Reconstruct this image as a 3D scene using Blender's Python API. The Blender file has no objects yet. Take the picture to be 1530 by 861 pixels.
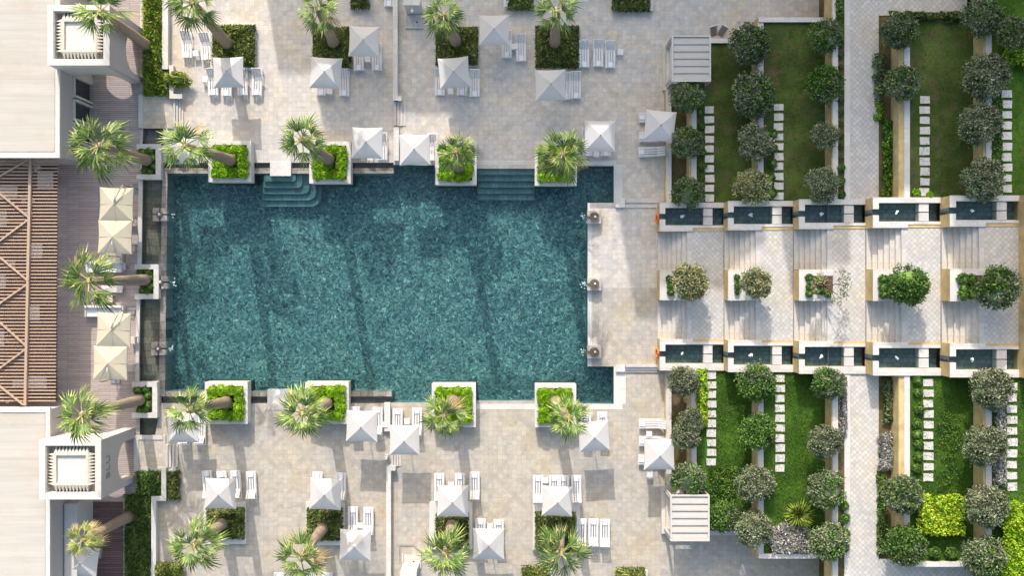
import bpy, math, random
import numpy as np
from mathutils import Vector, Matrix
from mathutils.geometry import tessellate_polygon
random.seed(7); RNG = np.random.default_rng(11)
S = 21.0; H = 70.0; CX = 765.0; CY = 430.5
scene = bpy.context.scene
COL = scene.collection
LV = 1.32                                    # rise of one garden terrace

def X(px, z=0): return (px-CX)/S*(H-z)/H
def Y(py, z=0): return (CY-py)/S*(H-z)/H
def P(px, py, z=0): return Vector((X(px, z), Y(py, z), z))

# ------------------------------------------------------------------ materials
MATS = {}
class NT:
    def __init__(s, name):
        s.m = bpy.data.materials.new(name); s.m.use_nodes = True
        s.t = s.m.node_tree; s.n = s.t.nodes; s.l = s.t.links
        s.b = s.n['Principled BSDF']; s.out = s.n['Material Output']
        s.co = s.n.new('ShaderNodeTexCoord').outputs['Object']
        MATS[name] = s.m
    def new(s, ty, **kw):
        n = s.n.new('ShaderNode'+ty)
        for k, v in kw.items():
            if k in n.inputs.keys(): 
                if hasattr(v, 'is_linked'): s.l.new(v, n.inputs[k])
                else: n.inputs[k].default_value = v
            else: setattr(n, k, v)
        return n
    def link(s, a, b): s.l.new(a, b)
    def mapping(s, scale=(1,1,1), rot=0, loc=(0,0,0), src=None):
        n = s.n.new('ShaderNodeMapping'); n.inputs['Scale'].default_value = scale
        n.inputs['Rotation'].default_value = (0,0,rot); n.inputs['Location'].default_value = loc
        s.l.new(src or s.co, n.inputs['Vector']); return n.outputs[0]
    def noise(s, scale, detail=3, rough=.6, vec=None):
        n = s.n.new('ShaderNodeTexNoise'); n.inputs['Scale'].default_value = scale
        n.inputs['Detail'].default_value = detail; n.inputs['Roughness'].default_value = rough
        s.l.new(vec or s.co, n.inputs['Vector']); return n
    def ramp(s, fac, stops):
        n = s.n.new('ShaderNodeValToRGB'); e = n.color_ramp.elements
        while len(e) < len(stops): e.new(.5)
        for i, (p, c) in enumerate(stops): e[i].position = p; e[i].color = (*c, 1)
        s.l.new(fac, n.inputs[0]); return n.outputs[0]
    def mix(s, fac, a, b, mode='MIX'):
        n = s.n.new('ShaderNodeMix'); n.data_type = 'RGBA'; n.blend_type = mode
        for v, i in ((fac, 0), (a, 6), (b, 7)):
            if hasattr(v, 'is_linked'): s.l.new(v, n.inputs[i])
            else: n.inputs[i].default_value = v if i == 0 else (*v, 1)
        return n.outputs[2]
    def bump(s, h, strength=.3, dist=.02):
        n = s.n.new('ShaderNodeBump'); n.inputs['Strength'].default_value = strength
        n.inputs['Distance'].default_value = dist; s.l.new(h, n.inputs['Height'])
        s.l.new(n.outputs[0], s.b.inputs['Normal'])
    def base(s, c, rough=.7, spec=.3):
        if hasattr(c, 'is_linked'): s.l.new(c, s.b.inputs['Base Color'])
        else: s.b.inputs['Base Color'].default_value = (*c, 1)
        s.b.inputs['Roughness'].default_value = rough
        s.b.inputs['Specular IOR Level'].default_value = spec
        return s.m

def plain(name, c, rough=.6, var=.12, scale=3., spec=.3, metal=0, bump=0):
    s = NT(name)
    n = s.noise(scale, 5, .65)
    d = tuple(v*(1-var) for v in c); u = tuple(min(1, v*(1+var*.6)) for v in c)
    s.base(s.ramp(n.outputs[0], [(.3, d), (.7, u)]), rough, spec)
    s.b.inputs['Metallic'].default_value = metal
    if bump: s.bump(s.noise(scale*12, 3).outputs[0], bump)
    return s.m

def paving(name, tile=.42, rot=0, cols=((.46,.42,.37),(.55,.5,.44),(.43,.43,.44)), grout=(.36,.33,.3), lattice=0, stain=.5, gw=.02, north=0):
    s = NT(name)
    v = s.mapping((1/tile,)*3, rot)
    fl = s.new('VectorMath', operation='FLOOR'); s.link(v, fl.inputs[0])
    wn = s.new('TexWhiteNoise', noise_dimensions='2D'); s.link(fl.outputs[0], wn.inputs['Vector'])
    c = s.ramp(wn.outputs['Value'], [(0, cols[2]), (.33, cols[0]), (.62, cols[1]), (1, tuple(a*1.06 for a in cols[1]))])
    big = s.noise(.35, 5, .6)
    warm = s.ramp(big.outputs[0], [(.35, (.9,.93,1.)), (.52, (1,1,1)), (.68, (1.0,.93,.8))])
    c = s.mix(stain, c, warm, 'MULTIPLY')
    st = s.noise(1.7, 6, .7)
    c = s.mix(stain, c, s.ramp(st.outputs[0], [(.32, (.78,.76,.74)), (.5, (1,1,1)), (.72, (1.06,1.04,1.0))]), 'MULTIPLY')
    fine = s.noise(9, 4, .7)
    c = s.mix(.7, c, s.ramp(fine.outputs[0], [(.3, (.82,.82,.82)), (.6, (1.04,1.04,1.04))]), 'MULTIPLY')
    fr = s.new('VectorMath', operation='FRACTION'); s.link(v, fr.inputs[0])
    sep = s.new('SeparateXYZ'); s.link(fr.outputs[0], sep.inputs[0])
    lt = []
    for k in (0, 1):
        m = s.new('Math', operation='LESS_THAN'); s.link(sep.outputs[k], m.inputs[0]); m.inputs[1].default_value = gw/tile
        lt.append(m.outputs[0])
    mx = s.new('Math', operation='MAXIMUM'); s.link(lt[0], mx.inputs[0]); s.link(lt[1], mx.inputs[1])
    g = s.mix(.75, c, grout)
    c = s.mix(mx.outputs[0], c, g)
    if lattice:
        v2 = s.mapping((1/lattice,)*3, math.radians(45))
        f2 = s.new('VectorMath', operation='FRACTION'); s.link(v2, f2.inputs[0])
        p2 = s.new('SeparateXYZ'); s.link(f2.outputs[0], p2.inputs[0])
        q = []
        for k in (0, 1):
            m = s.new('Math', operation='LESS_THAN'); s.link(p2.outputs[k], m.inputs[0]); m.inputs[1].default_value = .16
            q.append(m.outputs[0])
        mm = s.new('Math', operation='MAXIMUM'); s.link(q[0], mm.inputs[0]); s.link(q[1], mm.inputs[1])
        gate = s.ramp(s.noise(.22, 2).outputs[0], [(.42, (0,0,0)), (.56, (.5,.5,.5))])
        ml = s.new('Math', operation='MULTIPLY'); s.link(mm.outputs[0], ml.inputs[0]); s.link(gate, ml.inputs[1])
        c = s.mix(ml.outputs[0], c, tuple(a*.8 for a in cols[0]))
    ys = s.noise(1.1, 6, .75, s.mapping((1,1,1), 0, (31,7,0)))
    c = s.mix(s.ramp(ys.outputs[0], [(.55, (0,0,0)), (.72, (.32*stain,)*3)]), c, (.42,.33,.20))
    if north:      # paler upper stone, plus a pale cool tint painted in to lighten its shade
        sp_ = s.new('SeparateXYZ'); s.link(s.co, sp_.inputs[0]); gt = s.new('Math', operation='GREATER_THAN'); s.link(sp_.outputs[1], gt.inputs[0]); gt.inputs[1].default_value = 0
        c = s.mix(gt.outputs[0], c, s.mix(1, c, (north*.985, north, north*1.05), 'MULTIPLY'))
    s.base(c, .75, .2); s.bump(fine.outputs[0], .25, .01)
    return s.m

def planks(name, a, b, w=.14, axis=1, var=.6, L=2.2):
    s = NT(name)
    n = s.new('TexBrick'); n.offset = .37; n.inputs['Scale'].default_value = 1
    n.inputs['Brick Width'].default_value = L; n.inputs['Row Height'].default_value = w
    n.inputs['Mortar Size'].default_value = .012; n.inputs['Mortar Smooth'].default_value = .2
    n.inputs['Color1'].default_value = (*a, 1); n.inputs['Color2'].default_value = (*b, 1)
    n.inputs['Mortar'].default_value = (*[v*.35 for v in a], 1)
    v = s.mapping((1,1,1), 0 if axis == 1 else math.pi/2); s.link(v, n.inputs['Vector'])
    c = n.outputs['Color']
    gr = s.noise(2.0, 5, .7, s.mapping((.6, 6, 1) if axis == 1 else (6, .6, 1)))
    c = s.mix(var, c, s.ramp(gr.outputs[0], [(.3, (.65,.65,.66)), (.65, (1.15,1.12,1.08))]), 'MULTIPLY')
    s.base(c, .65, .3); return s.m

def foliage(name, cs, rough=.55, scale=1.2, trans=.0):
    s = NT(name)
    oi = s.new('ObjectInfo')
    g = s.new('NewGeometry')
    n = s.noise(scale, 3, .7)
    m = s.new('Math', operation='ADD'); s.link(n.outputs[0], m.inputs[0])
    r = s.new('Math', operation='MULTIPLY_ADD'); s.link(g.outputs['Random Per Island'], r.inputs[0]); r.inputs[1].default_value = .5; r.inputs[2].default_value = -.25
    s.link(r.outputs[0], m.inputs[1])
    k = len(cs); c = s.ramp(m.outputs[0], [(.28+.44*i/(k-1), cs[i]) for i in range(k)])
    o = s.new('Math', operation='MULTIPLY_ADD'); s.link(oi.outputs['Random'], o.inputs[0]); o.inputs[1].default_value = .3; o.inputs[2].default_value = .85
    hs = s.new('HueSaturation'); s.link(o.outputs[0], hs.inputs['Value']); s.link(c, hs.inputs['Color'])
    s.base(hs.outputs[0], rough, .18)
    if trans:
        tr = s.new('BsdfTranslucent'); s.link(hs.outputs[0], tr.inputs['Color'])
        mx = s.new('MixShader'); mx.inputs[0].default_value = trans
        s.link(s.b.outputs[0], mx.inputs[1]); s.link(tr.outputs[0], mx.inputs[2]); s.link(mx.outputs[0], s.out.inputs[0])
    return s.m

def fabric(name, c, trans=.2):
    s = NT(name)
    n = s.noise(1.3, 4)
    s.base(s.ramp(n.outputs[0], [(.3, tuple(v*.93 for v in c)), (.7, c)]), .85, .1)
    tr = s.new('BsdfTranslucent'); tr.inputs['Color'].default_value = (*c, 1)
    mx = s.new('MixShader'); mx.inputs[0].default_value = trans
    s.link(s.b.outputs[0], mx.inputs[1]); s.link(tr.outputs[0], mx.inputs[2]); s.link(mx.outputs[0], s.out.inputs[0])
    return s.m

def make_water(name, tint, bump_scale=2.2, strength=.12):
    s = NT(name)
    tp = s.new('BsdfTransparent'); tp.inputs[0].default_value = (*tint, 1)
    gl = s.new('BsdfGlossy'); gl.inputs['Roughness'].default_value = .06; gl.inputs[0].default_value = (1,1,1,1)
    lw = s.new('LayerWeight'); pw = s.new('Math', operation='POWER'); s.link(lw.outputs['Facing'], pw.inputs[0]); pw.inputs[1].default_value = 5
    fr = s.new('Math', operation='MULTIPLY_ADD'); s.link(pw.outputs[0], fr.inputs[0]); fr.inputs[1].default_value = .9; fr.inputs[2].default_value = .022
    mx = s.new('MixShader'); s.link(fr.outputs[0], mx.inputs[0]); s.link(tp.outputs[0], mx.inputs[1]); s.link(gl.outputs[0], mx.inputs[2])
    n = s.noise(bump_scale, 4, .6); bp = s.new('Bump'); bp.inputs['Strength'].default_value = strength; bp.inputs['Distance'].default_value = .2
    s.link(n.outputs[0], bp.inputs['Height']); s.link(bp.outputs[0], gl.inputs['Normal'])
    s.link(mx.outputs[0], s.out.inputs[0]); return s.m

def mosaic():
    s = NT('pool_mosaic')
    wob = s.noise(2.1, 4, .65)
    sub = s.new('VectorMath', operation='MULTIPLY_ADD'); s.link(wob.outputs['Color'], sub.inputs[0]); sub.inputs[1].default_value = (.9,.9,0); s.link(s.co, sub.inputs[2])
    vo = s.new('TexVoronoi'); vo.inputs['Scale'].default_value = 9.5; s.link(sub.outputs[0], vo.inputs['Vector'])
    sp = s.new('SeparateColor'); s.link(vo.outputs['Color'], sp.inputs[0])
    c = s.ramp(sp.outputs[0], [(0, (.03,.045,.05)), (.2, (.06,.085,.09)), (.48, (.11,.14,.14)), (.74, (.17,.205,.195)), (.93, (.21,.25,.225)), (.99, (.36,.40,.35))])  # mosaic tile tones; their contrast and pale end also paint in caustic sparkle
    v2 = s.new('TexVoronoi'); v2.inputs['Scale'].default_value = 5.5; s.link(sub.outputs[0], v2.inputs['Vector'])
    s2 = s.new('SeparateColor'); s.link(v2.outputs['Color'], s2.inputs[0])
    c = s.mix(.8, c, s.ramp(s2.outputs[1], [(0, (.62,.66,.68)), (.5, (1,1,1)), (.93, (1.15,1.2,1.12))]), 'MULTIPLY')
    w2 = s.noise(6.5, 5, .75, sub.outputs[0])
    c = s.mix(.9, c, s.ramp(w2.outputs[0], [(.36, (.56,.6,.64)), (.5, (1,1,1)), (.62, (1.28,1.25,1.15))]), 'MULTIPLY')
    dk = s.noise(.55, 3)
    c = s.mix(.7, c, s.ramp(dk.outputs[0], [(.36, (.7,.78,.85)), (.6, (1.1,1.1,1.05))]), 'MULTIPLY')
    return s.base(c, .5, .3)

def slate(name, a=(.09,.09,.085), b=(.2,.19,.16), moss=(.17,.16,.07), tile=.5):
    s = NT(name)
    br = s.new('TexBrick'); br.offset = .4; br.inputs['Scale'].default_value = 1; br.inputs['Brick Width'].default_value = tile*1.5; br.inputs['Row Height'].default_value = tile
    br.inputs['Mortar Size'].default_value = .012; br.inputs['Color1'].default_value = (*a, 1); br.inputs['Color2'].default_value = (*b, 1)
    br.inputs['Mortar'].default_value = (.05,.05,.05,1); s.link(s.co, br.inputs['Vector'])
    c = s.mix(s.ramp(s.noise(.9, 5, .7).outputs[0], [(.5, (0,0,0)), (.68, (.75,.75,.75))]), br.outputs['Color'], moss)
    c = s.mix(.8, c, s.ramp(s.noise(5, 4, .7).outputs[0], [(.3, (.6,.6,.6)), (.7, (1.3,1.3,1.3))]), 'MULTIPLY')
    return s.base(c, .45, .4)

def grassmat(name, cs, soil=(.16,.12,.08), amount=.35):
    s = NT(name)
    n1 = s.noise(.5, 4, .6); n2 = s.noise(7, 5, .8); n3 = s.noise(.8, 6, .75, s.mapping((1,1,1), 0, (9,3,0)))
    c = s.ramp(n1.outputs[0], [(.32, tuple(v*.8 for v in cs[0])), (.48, cs[0]), (.64, cs[1])])
    c = s.mix(.9, c, s.ramp(n2.outputs[0], [(.3, (.55,.6,.5)), (.68, (1.3,1.25,1.15))]), 'MULTIPLY')
    c = s.mix(s.ramp(n3.outputs[0], [(.58-amount*.2, (0,0,0)), (.75, (amount*2,)*3)]), c, soil)
    s.base(c, .9, .1); s.bump(n2.outputs[0], .6, .05); return s.m

M = MATS
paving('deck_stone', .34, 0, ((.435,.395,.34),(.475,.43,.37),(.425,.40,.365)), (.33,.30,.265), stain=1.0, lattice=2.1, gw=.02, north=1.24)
paving('path_stone', .26, math.radians(45), ((.53,.505,.475),(.57,.545,.51),(.51,.49,.47)), (.33,.315,.30), stain=.6, gw=.03)
paving('coping_stone', .9, 0, ((.58,.56,.53),(.62,.59,.56),(.57,.55,.53)), (.45,.43,.4), stain=.35, gw=.012)
paving('step_stone', .9, 0, ((.52,.49,.46),(.56,.53,.5),(.5,.49,.48)), (.4,.38,.36), stain=.45, gw=.01)
paving('terrace_slab', .3, 0, ((.5,.45,.38),(.56,.5,.43),(.46,.44,.41)), (.4,.36,.32), stain=.8)
plain('tan_render', (.55,.42,.22), .85, .3, 1.2, .15, bump=.2)
plain('white_render', (.58,.56,.53), .8, .06, .8, .2, bump=.1)
plain('weathered_render', (.48,.43,.33), .9, .2, 4, .1)
plain('grey_render', (.46,.43,.43), .85, .05, .5, .2)
plain('white_metal', (.66,.66,.68), .4, .04, 3, .4)
plain('pillow_white', (.72,.73,.78), .8, .05, 5)
plain('dark_metal', (.06,.06,.065), .4, .2, 3, .5)
plain('steel', (.55,.55,.56), .3, .1, 3, .5, 1)
plain('bronze', (.14,.10,.06), .35, .3, 6, .5)
plain('trim_render', (.56,.525,.45), .9, .12, 4, .1)
plain('hotel_render', (.72,.69,.65), .9, .05)
plain('grey_stone', (.36,.33,.31), .7, .3, 3, .3, bump=.3)
plain('pale_stone', (.52,.49,.46), .7, .25, 3, .3, bump=.3)
plain('spray_white', (.85,.88,.9), .3, .05, 9)
plain('soil', (.13,.09,.065), .95, .4, 3, .1, bump=.5)
plain('trunk_bark', (.15,.10,.07), .9, .4, 4, .1, bump=.5)
plain('orange_plastic', (.85,.2,.04), .45, .1, 4)
plain('glass_dark', (.03,.04,.045), .1, .2, 2, .6)
plain('sofa_fabric', (.62,.59,.57), .9, .06, 3, .1)
plain('grey_fabric', (.25,.25,.28), .9, .1, 3, .1)
plain('letters_grey', (.3,.27,.28), .6, .05, 3)
fabric('parasol_white', (.60,.585,.58), .12)
fabric('parasol_cream', (.58,.53,.41), .12)
fabric('cabana_canvas', (.50,.475,.45), .1)
plain('cabana_frame', (.52,.495,.465), .5, .05)
planks('deck_wood', (.40,.34,.33), (.50,.435,.415), .14, 1)
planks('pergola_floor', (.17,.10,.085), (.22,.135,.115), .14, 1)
planks('red_wood', (.13,.08,.08), (.19,.12,.115), .16, 1)
planks('slat_wood', (.40,.29,.215), (.48,.36,.28), 40, 1, .15, 40)
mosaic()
slate('wet_slate', (.12,.115,.105), (.24,.22,.19), (.22,.2,.09)); slate('ledge_stone', (.22,.2,.18), (.36,.33,.3), (.2,.17,.1), .6); slate('basin_tile', (.12,.15,.16), (.19,.23,.24), (.13,.17,.12), .3)
slate('dark_tile', (.03,.04,.04), (.05,.06,.06), (.04,.05,.04), .3); slate('pool_tread', (.09,.12,.12), (.17,.2,.19), (.1,.13,.11), .45)
make_water('pool_water', (.62,.895,.925))
make_water('basin_water', (.62,.74,.74), 5, .25)
make_water('channel_water', (.8,.85,.83), 5, .2)
grassmat('lawn_grass', ((.045,.10,.014),(.075,.155,.022)), amount=.12)
grassmat('shade_grass', ((.06,.095,.024),(.10,.15,.038)), (.15,.11,.065), amount=.5)
grassmat('bed_earth', ((.10,.10,.04),(.15,.11,.06)), (.2,.13,.08), amount=.5)
paving('site_ground', 1.2, 0, ((.42,.39,.35),(.47,.44,.39),(.4,.38,.36)), (.3,.28,.26), stain=.8)
foliage('leaf_olive', ((.06,.085,.04),(.135,.175,.09),(.24,.29,.16)))
foliage('leaf_silver', ((.08,.095,.05),(.17,.195,.115),(.30,.32,.20)))
foliage('leaf_green', ((.03,.075,.015),(.075,.16,.03),(.16,.27,.05)))
foliage('leaf_dark', ((.03,.05,.012),(.08,.11,.03),(.2,.215,.08)))
foliage('leaf_bright', ((.11,.24,.005),(.2,.38,.01),(.32,.5,.03)))
foliage('leaf_lime', ((.14,.25,.01),(.30,.42,.02),(.48,.52,.06)))
foliage('leaf_yellowish', ((.10,.12,.05),(.28,.28,.13),(.45,.43,.22)))
foliage('leaf_strap', ((.06,.10,.012),(.17,.22,.035),(.36,.38,.11)))
foliage('leaf_lavender', ((.14,.13,.13),(.33,.31,.31),(.55,.52,.51)))
foliage('grass_blade', ((.035,.085,.01),(.065,.135,.018),(.11,.19,.03)))
foliage('palm_green', ((.055,.12,.03),(.13,.21,.05),(.30,.36,.11)), .4, 2.2, .12)
foliage('palm_tip', ((.12,.19,.04),(.32,.36,.10),(.55,.52,.2)), .5, 2.5, .12)
foliage('palm_dry', ((.2,.15,.07),(.34,.27,.14),(.48,.40,.23)), .7, 2)
def trunkmat():
    s = NT('palm_trunk')
    w = s.new('TexWave'); w.bands_direction = 'Z'; w.inputs['Scale'].default_value = 2.6; w.inputs['Distortion'].default_value = 3; w.inputs['Detail'].default_value = 3
    s.link(s.co, w.inputs['Vector'])
    n = s.noise(6, 4, .7)
    c = s.mix(.5, s.ramp(w.outputs['Fac'], [(.2, (.17,.125,.09)), (.7, (.42,.34,.26))]), s.ramp(n.outputs[0], [(.3, (.2,.15,.12)), (.7, (.46,.37,.3))]))
    s.base(c, .9, .1); s.bump(w.outputs['Fac'], .6, .05)
trunkmat()
def roofmat():
    s = NT('roof_screed')
    w = s.noise(1.2, 5, .6, s.mapping((.12, 2.2, 1)))
    c = s.ramp(w.outputs[0], [(.35, (.445,.42,.385)), (.6, (.50,.475,.44))])
    st = s.noise(.35, 6, .72)
    c = s.mix(s.ramp(st.outputs[0], [(.5, (0,0,0)), (.72, (.5,.5,.5))]), c, (.42,.34,.25))
    br = s.new('TexBrick'); br.offset = 0; br.inputs['Scale'].default_value = 1; br.inputs['Brick Width'].default_value = 5; br.inputs['Row Height'].default_value = 1.1; br.inputs['Mortar Size'].default_value = .018; br.inputs['Color1'].default_value = (1,1,1,1); br.inputs['Color2'].default_value = (.95,.95,.95,1); br.inputs['Mortar'].default_value = (.9,.885,.86,1); s.link(s.co, br.inputs['Vector'])
    c = s.mix(1, c, br.outputs['Color'], 'MULTIPLY')
    s.base(c, .9, .1)
roofmat()

# ------------------------------------------------------------------ mesh tools
class MB:
    def __init__(s): s.v = []; s.f = []; s.mi = []; s.m = []
    def slot(s, m):
        if m not in s.m: s.m.append(m)
        return s.m.index(m)
    def add(s, vs, fs, m):
        k = len(s.v); i = s.slot(m); s.v += [tuple(v) for v in vs]
        for f in fs: s.f.append(tuple(a+k for a in f)); s.mi.append(i)
        return s
    def box(s, x0, y0, x1, y1, z0, z1, m):
        x0, x1 = sorted((x0, x1)); y0, y1 = sorted((y0, y1))
        return s.add([(x0,y0,z0),(x1,y0,z0),(x1,y1,z0),(x0,y1,z0),(x0,y0,z1),(x1,y0,z1),(x1,y1,z1),(x0,y1,z1)],
              [(3,2,1,0),(4,5,6,7),(0,1,5,4),(1,2,6,5),(2,3,7,6),(3,0,4,7)], m)
    def pbox(s, a, b, c, d, z0, z1, m):               # footprint read off the top face
        return s.box(X(a, z1), Y(b, z1), X(c, z1), Y(d, z1), z0, z1, m)
    def prism(s, pts, z0, z1, m, bottom=True):
        n = len(pts); vs = [(p[0], p[1], z0) for p in pts]+[(p[0], p[1], z1) for p in pts]
        tri = tessellate_polygon([[Vector((p[0], p[1], 0)) for p in pts]])
        fs = [up(vs, (a+n, b+n, c+n)) for a, b, c in tri]
        area = sum(pts[i][0]*pts[(i+1) % n][1]-pts[(i+1) % n][0]*pts[i][1] for i in range(n))
        for i in range(n):
            j = (i+1) % n; fs.append((i, j, j+n, i+n) if area > 0 else (j, i, i+n, j+n))
        return s.add(vs, fs, m)
    def bar(s, a, b, w, h, m):                         # rectangular bar between two points
        a = Vector(a); b = Vector(b); d = (b-a).normalized()
        u = d.cross(Vector((0,0,1)))
        if u.length < .01: u = Vector((1,0,0))
        u.normalize(); v = u.cross(d)
        vs = [p+u*sx*w/2+v*sy*h/2 for p in (a, b) for sx, sy in ((-1,-1),(1,-1),(1,1),(-1,1))]
        return s.add(vs, [(0,3,2,1),(4,5,6,7),(0,1,5,4),(1,2,6,5),(2,3,7,6),(3,0,4,7)], m)
    def tube(s, pts, rs, m, n=10, cap=True):
        vs = []; fs = []
        for i, p in enumerate(pts):
            p = Vector(p); q = Vector(pts[min(i+1, len(pts)-1)])-Vector(pts[max(i-1, 0)]); q.normalize()
            u = q.cross(Vector((.3,1,0))); u.normalize(); w = q.cross(u)
            for k in range(n):
                a = 2*math.pi*k/n; vs.append(p+(u*math.cos(a)+w*math.sin(a))*rs[i])
        for i in range(len(pts)-1):
            for k in range(n):
                fs.append((i*n+k, i*n+(k+1) % n, (i+1)*n+(k+1) % n, (i+1)*n+k))
        if cap: fs.append(tuple(range(n))[::-1]); fs.append(tuple(range((len(pts)-1)*n, len(pts)*n)))
        return s.add(vs, fs, m)
    def build(s, name, parent=None, loc=None, smooth=False):
        me = bpy.data.meshes.new(name); me.from_pydata(s.v, [], s.f)
        for m in s.m: me.materials.append(M[m])
        me.polygons.foreach_set('material_index', s.mi)
        if smooth: me.polygons.foreach_set('use_smooth', [True]*len(s.f))
        me.update()
        return link(name, me, parent, loc)
def up(vs, f):
    a, b, c = (Vector(vs[i]) for i in f)
    return f if (b-a).cross(c-a).z > 0 else f[::-1]
def link(name, me, parent=None, loc=None, rz=0, sc=None):
    o = bpy.data.objects.new(name, me); COL.objects.link(o)
    if parent: o.parent = parent
    if loc is not None: o.location = loc
    if rz: o.rotation_euler.z = rz
    if sc is not None: o.scale = sc if hasattr(sc, '__len__') else (sc,)*3
    return o
LABELS = {}
def tag(o, label, cat, group=None):
    o['label'] = label; o['category'] = cat
    if group: o['group'] = group
    LABELS.setdefault(label, []).append((o.name, group)); return o
def thing(name, label, cat, loc=(0,0,0), rz=0, group=None):
    o = link(name, None, None, loc, rz); o.empty_display_size = .2
    return tag(o, label, cat, group)
def struct(o, kind='structure'): o['kind'] = kind; return o
def copytree(o, parent=None):
    c = o.copy(); COL.objects.link(c)
    if parent: c.parent = parent
    for ch in o.children: copytree(ch, c)
    return c
def sheet(name, outer, holes, z, mat):
    loops = [[Vector((p[0], p[1], 0)) for p in outer]]+[[Vector((p[0], p[1], 0)) for p in h] for h in holes]
    vs = [(v.x, v.y, z) for l in loops for v in l]
    b = MB(); b.add(vs, [up(vs, t) for t in tessellate_polygon(loops)], mat); return b.build(name)
ORD = ['first','second','third','fourth','fifth','sixth','seventh','eighth','ninth','tenth','eleventh','twelfth']

def leaves(name, c, d, ln, wd, mats, mi=None, parent=None, extra=None):
    """c centres (n,3), d unit directions, rhombic leaf of length ln, width wd"""
    n = len(c); ln = np.broadcast_to(np.asarray(ln, float), (n,))[:, None]; wd = np.broadcast_to(np.asarray(wd, float), (n,))[:, None]
    r = RNG.normal(size=(n, 3)); side = np.cross(d, r); side /= np.linalg.norm(side, axis=1)[:, None]+1e-9
    a = c-d*ln*.5; t = c+d*ln*.5; l = c-side*wd*.5; rr = c+side*wd*.5
    v = np.stack([a, l, t, rr], 1).reshape(-1, 3); f = np.arange(n*4).reshape(n, 4)
    mi = np.zeros(n, int) if mi is None else mi
    if extra is not None:
        ev, ef = extra; k = len(v); v = np.vstack([v, ev]); f = list(map(tuple, f))+[tuple(i+k for i in q) for q in ef]; mi = list(mi)+[0]*len(ef)
    me = bpy.data.meshes.new(name); me.from_pydata(v.tolist(), [], [tuple(q) for q in f])
    for m in mats: me.materials.append(M[m])
    me.polygons.foreach_set('material_index', list(map(int, mi))); me.update(); return me
def unit(n): 
    v = RNG.normal(size=(n, 3)); return v/np.linalg.norm(v, axis=1)[:, None]
def ico(R, sq=.85, n=10, bump=.08):
    vs = []; fs = []; m = 2*n
    for i in range(n+1):
        t = math.pi*i/n
        for k in range(m):
            a = 2*math.pi*k/m; r = R*(1+bump*math.sin(3*a+5*t)*math.sin(t))
            vs.append((r*math.sin(t)*math.cos(a), r*math.sin(t)*math.sin(a), r*sq*math.cos(t)))
    for i in range(n):
        for k in range(m): fs.append((i*m+k, (i+1)*m+k, (i+1)*m+(k+1) % m, i*m+(k+1) % m))
    return np.array(vs), fs
def crown_mesh(name, mats, R=1., clumps=80, per=42, leaf=(.17,.07), sq=.85, lump=.14, flecks=0., seed=0, core=.74, holes=0):
    rng = np.random.default_rng(seed)
    u = rng.normal(size=(clumps, 3)); u /= np.linalg.norm(u, axis=1)[:, None]; u[:, 2] = np.where(u[:, 2] < -.35, -u[:, 2], u[:, 2])
    lob = rng.normal(size=(4, 3)); lob /= np.linalg.norm(lob, axis=1)[:, None]
    rad = R*(.84+.10*rng.random(clumps)+lump*np.clip((u@lob.T).max(1)-.6, 0, 1))
    if holes:
        q = rng.normal(size=(holes, 3)); q[:, 2] = abs(q[:, 2])*.6; q /= np.linalg.norm(q, axis=1)[:, None]
        keep = (u@q.T).max(1) < .86; u = u[keep]; rad = rad[keep]; clumps = len(u)
    cc = u*rad[:, None]*np.array([1, 1, sq])
    c = np.repeat(cc, per, 0)+rng.normal(size=(clumps*per, 3))*R*np.array([.105,.105,.09])
    d = np.repeat(u, per, 0)*.5+rng.normal(size=(clumps*per, 3))*.75; d /= np.linalg.norm(d, axis=1)[:, None]
    qd = rng.normal(size=3); qd /= np.linalg.norm(qd); mi = np.repeat(((u@qd > .35)&(rng.random(clumps) < flecks*2.2) | (rng.random(clumps) < flecks*.3)).astype(int), per)
    return leaves(name, c, d, leaf[0]*R*rng.uniform(.7, 1.3, len(c)), leaf[1]*R, mats, mi, extra=ico(R*core, sq) if core else None)
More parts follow.
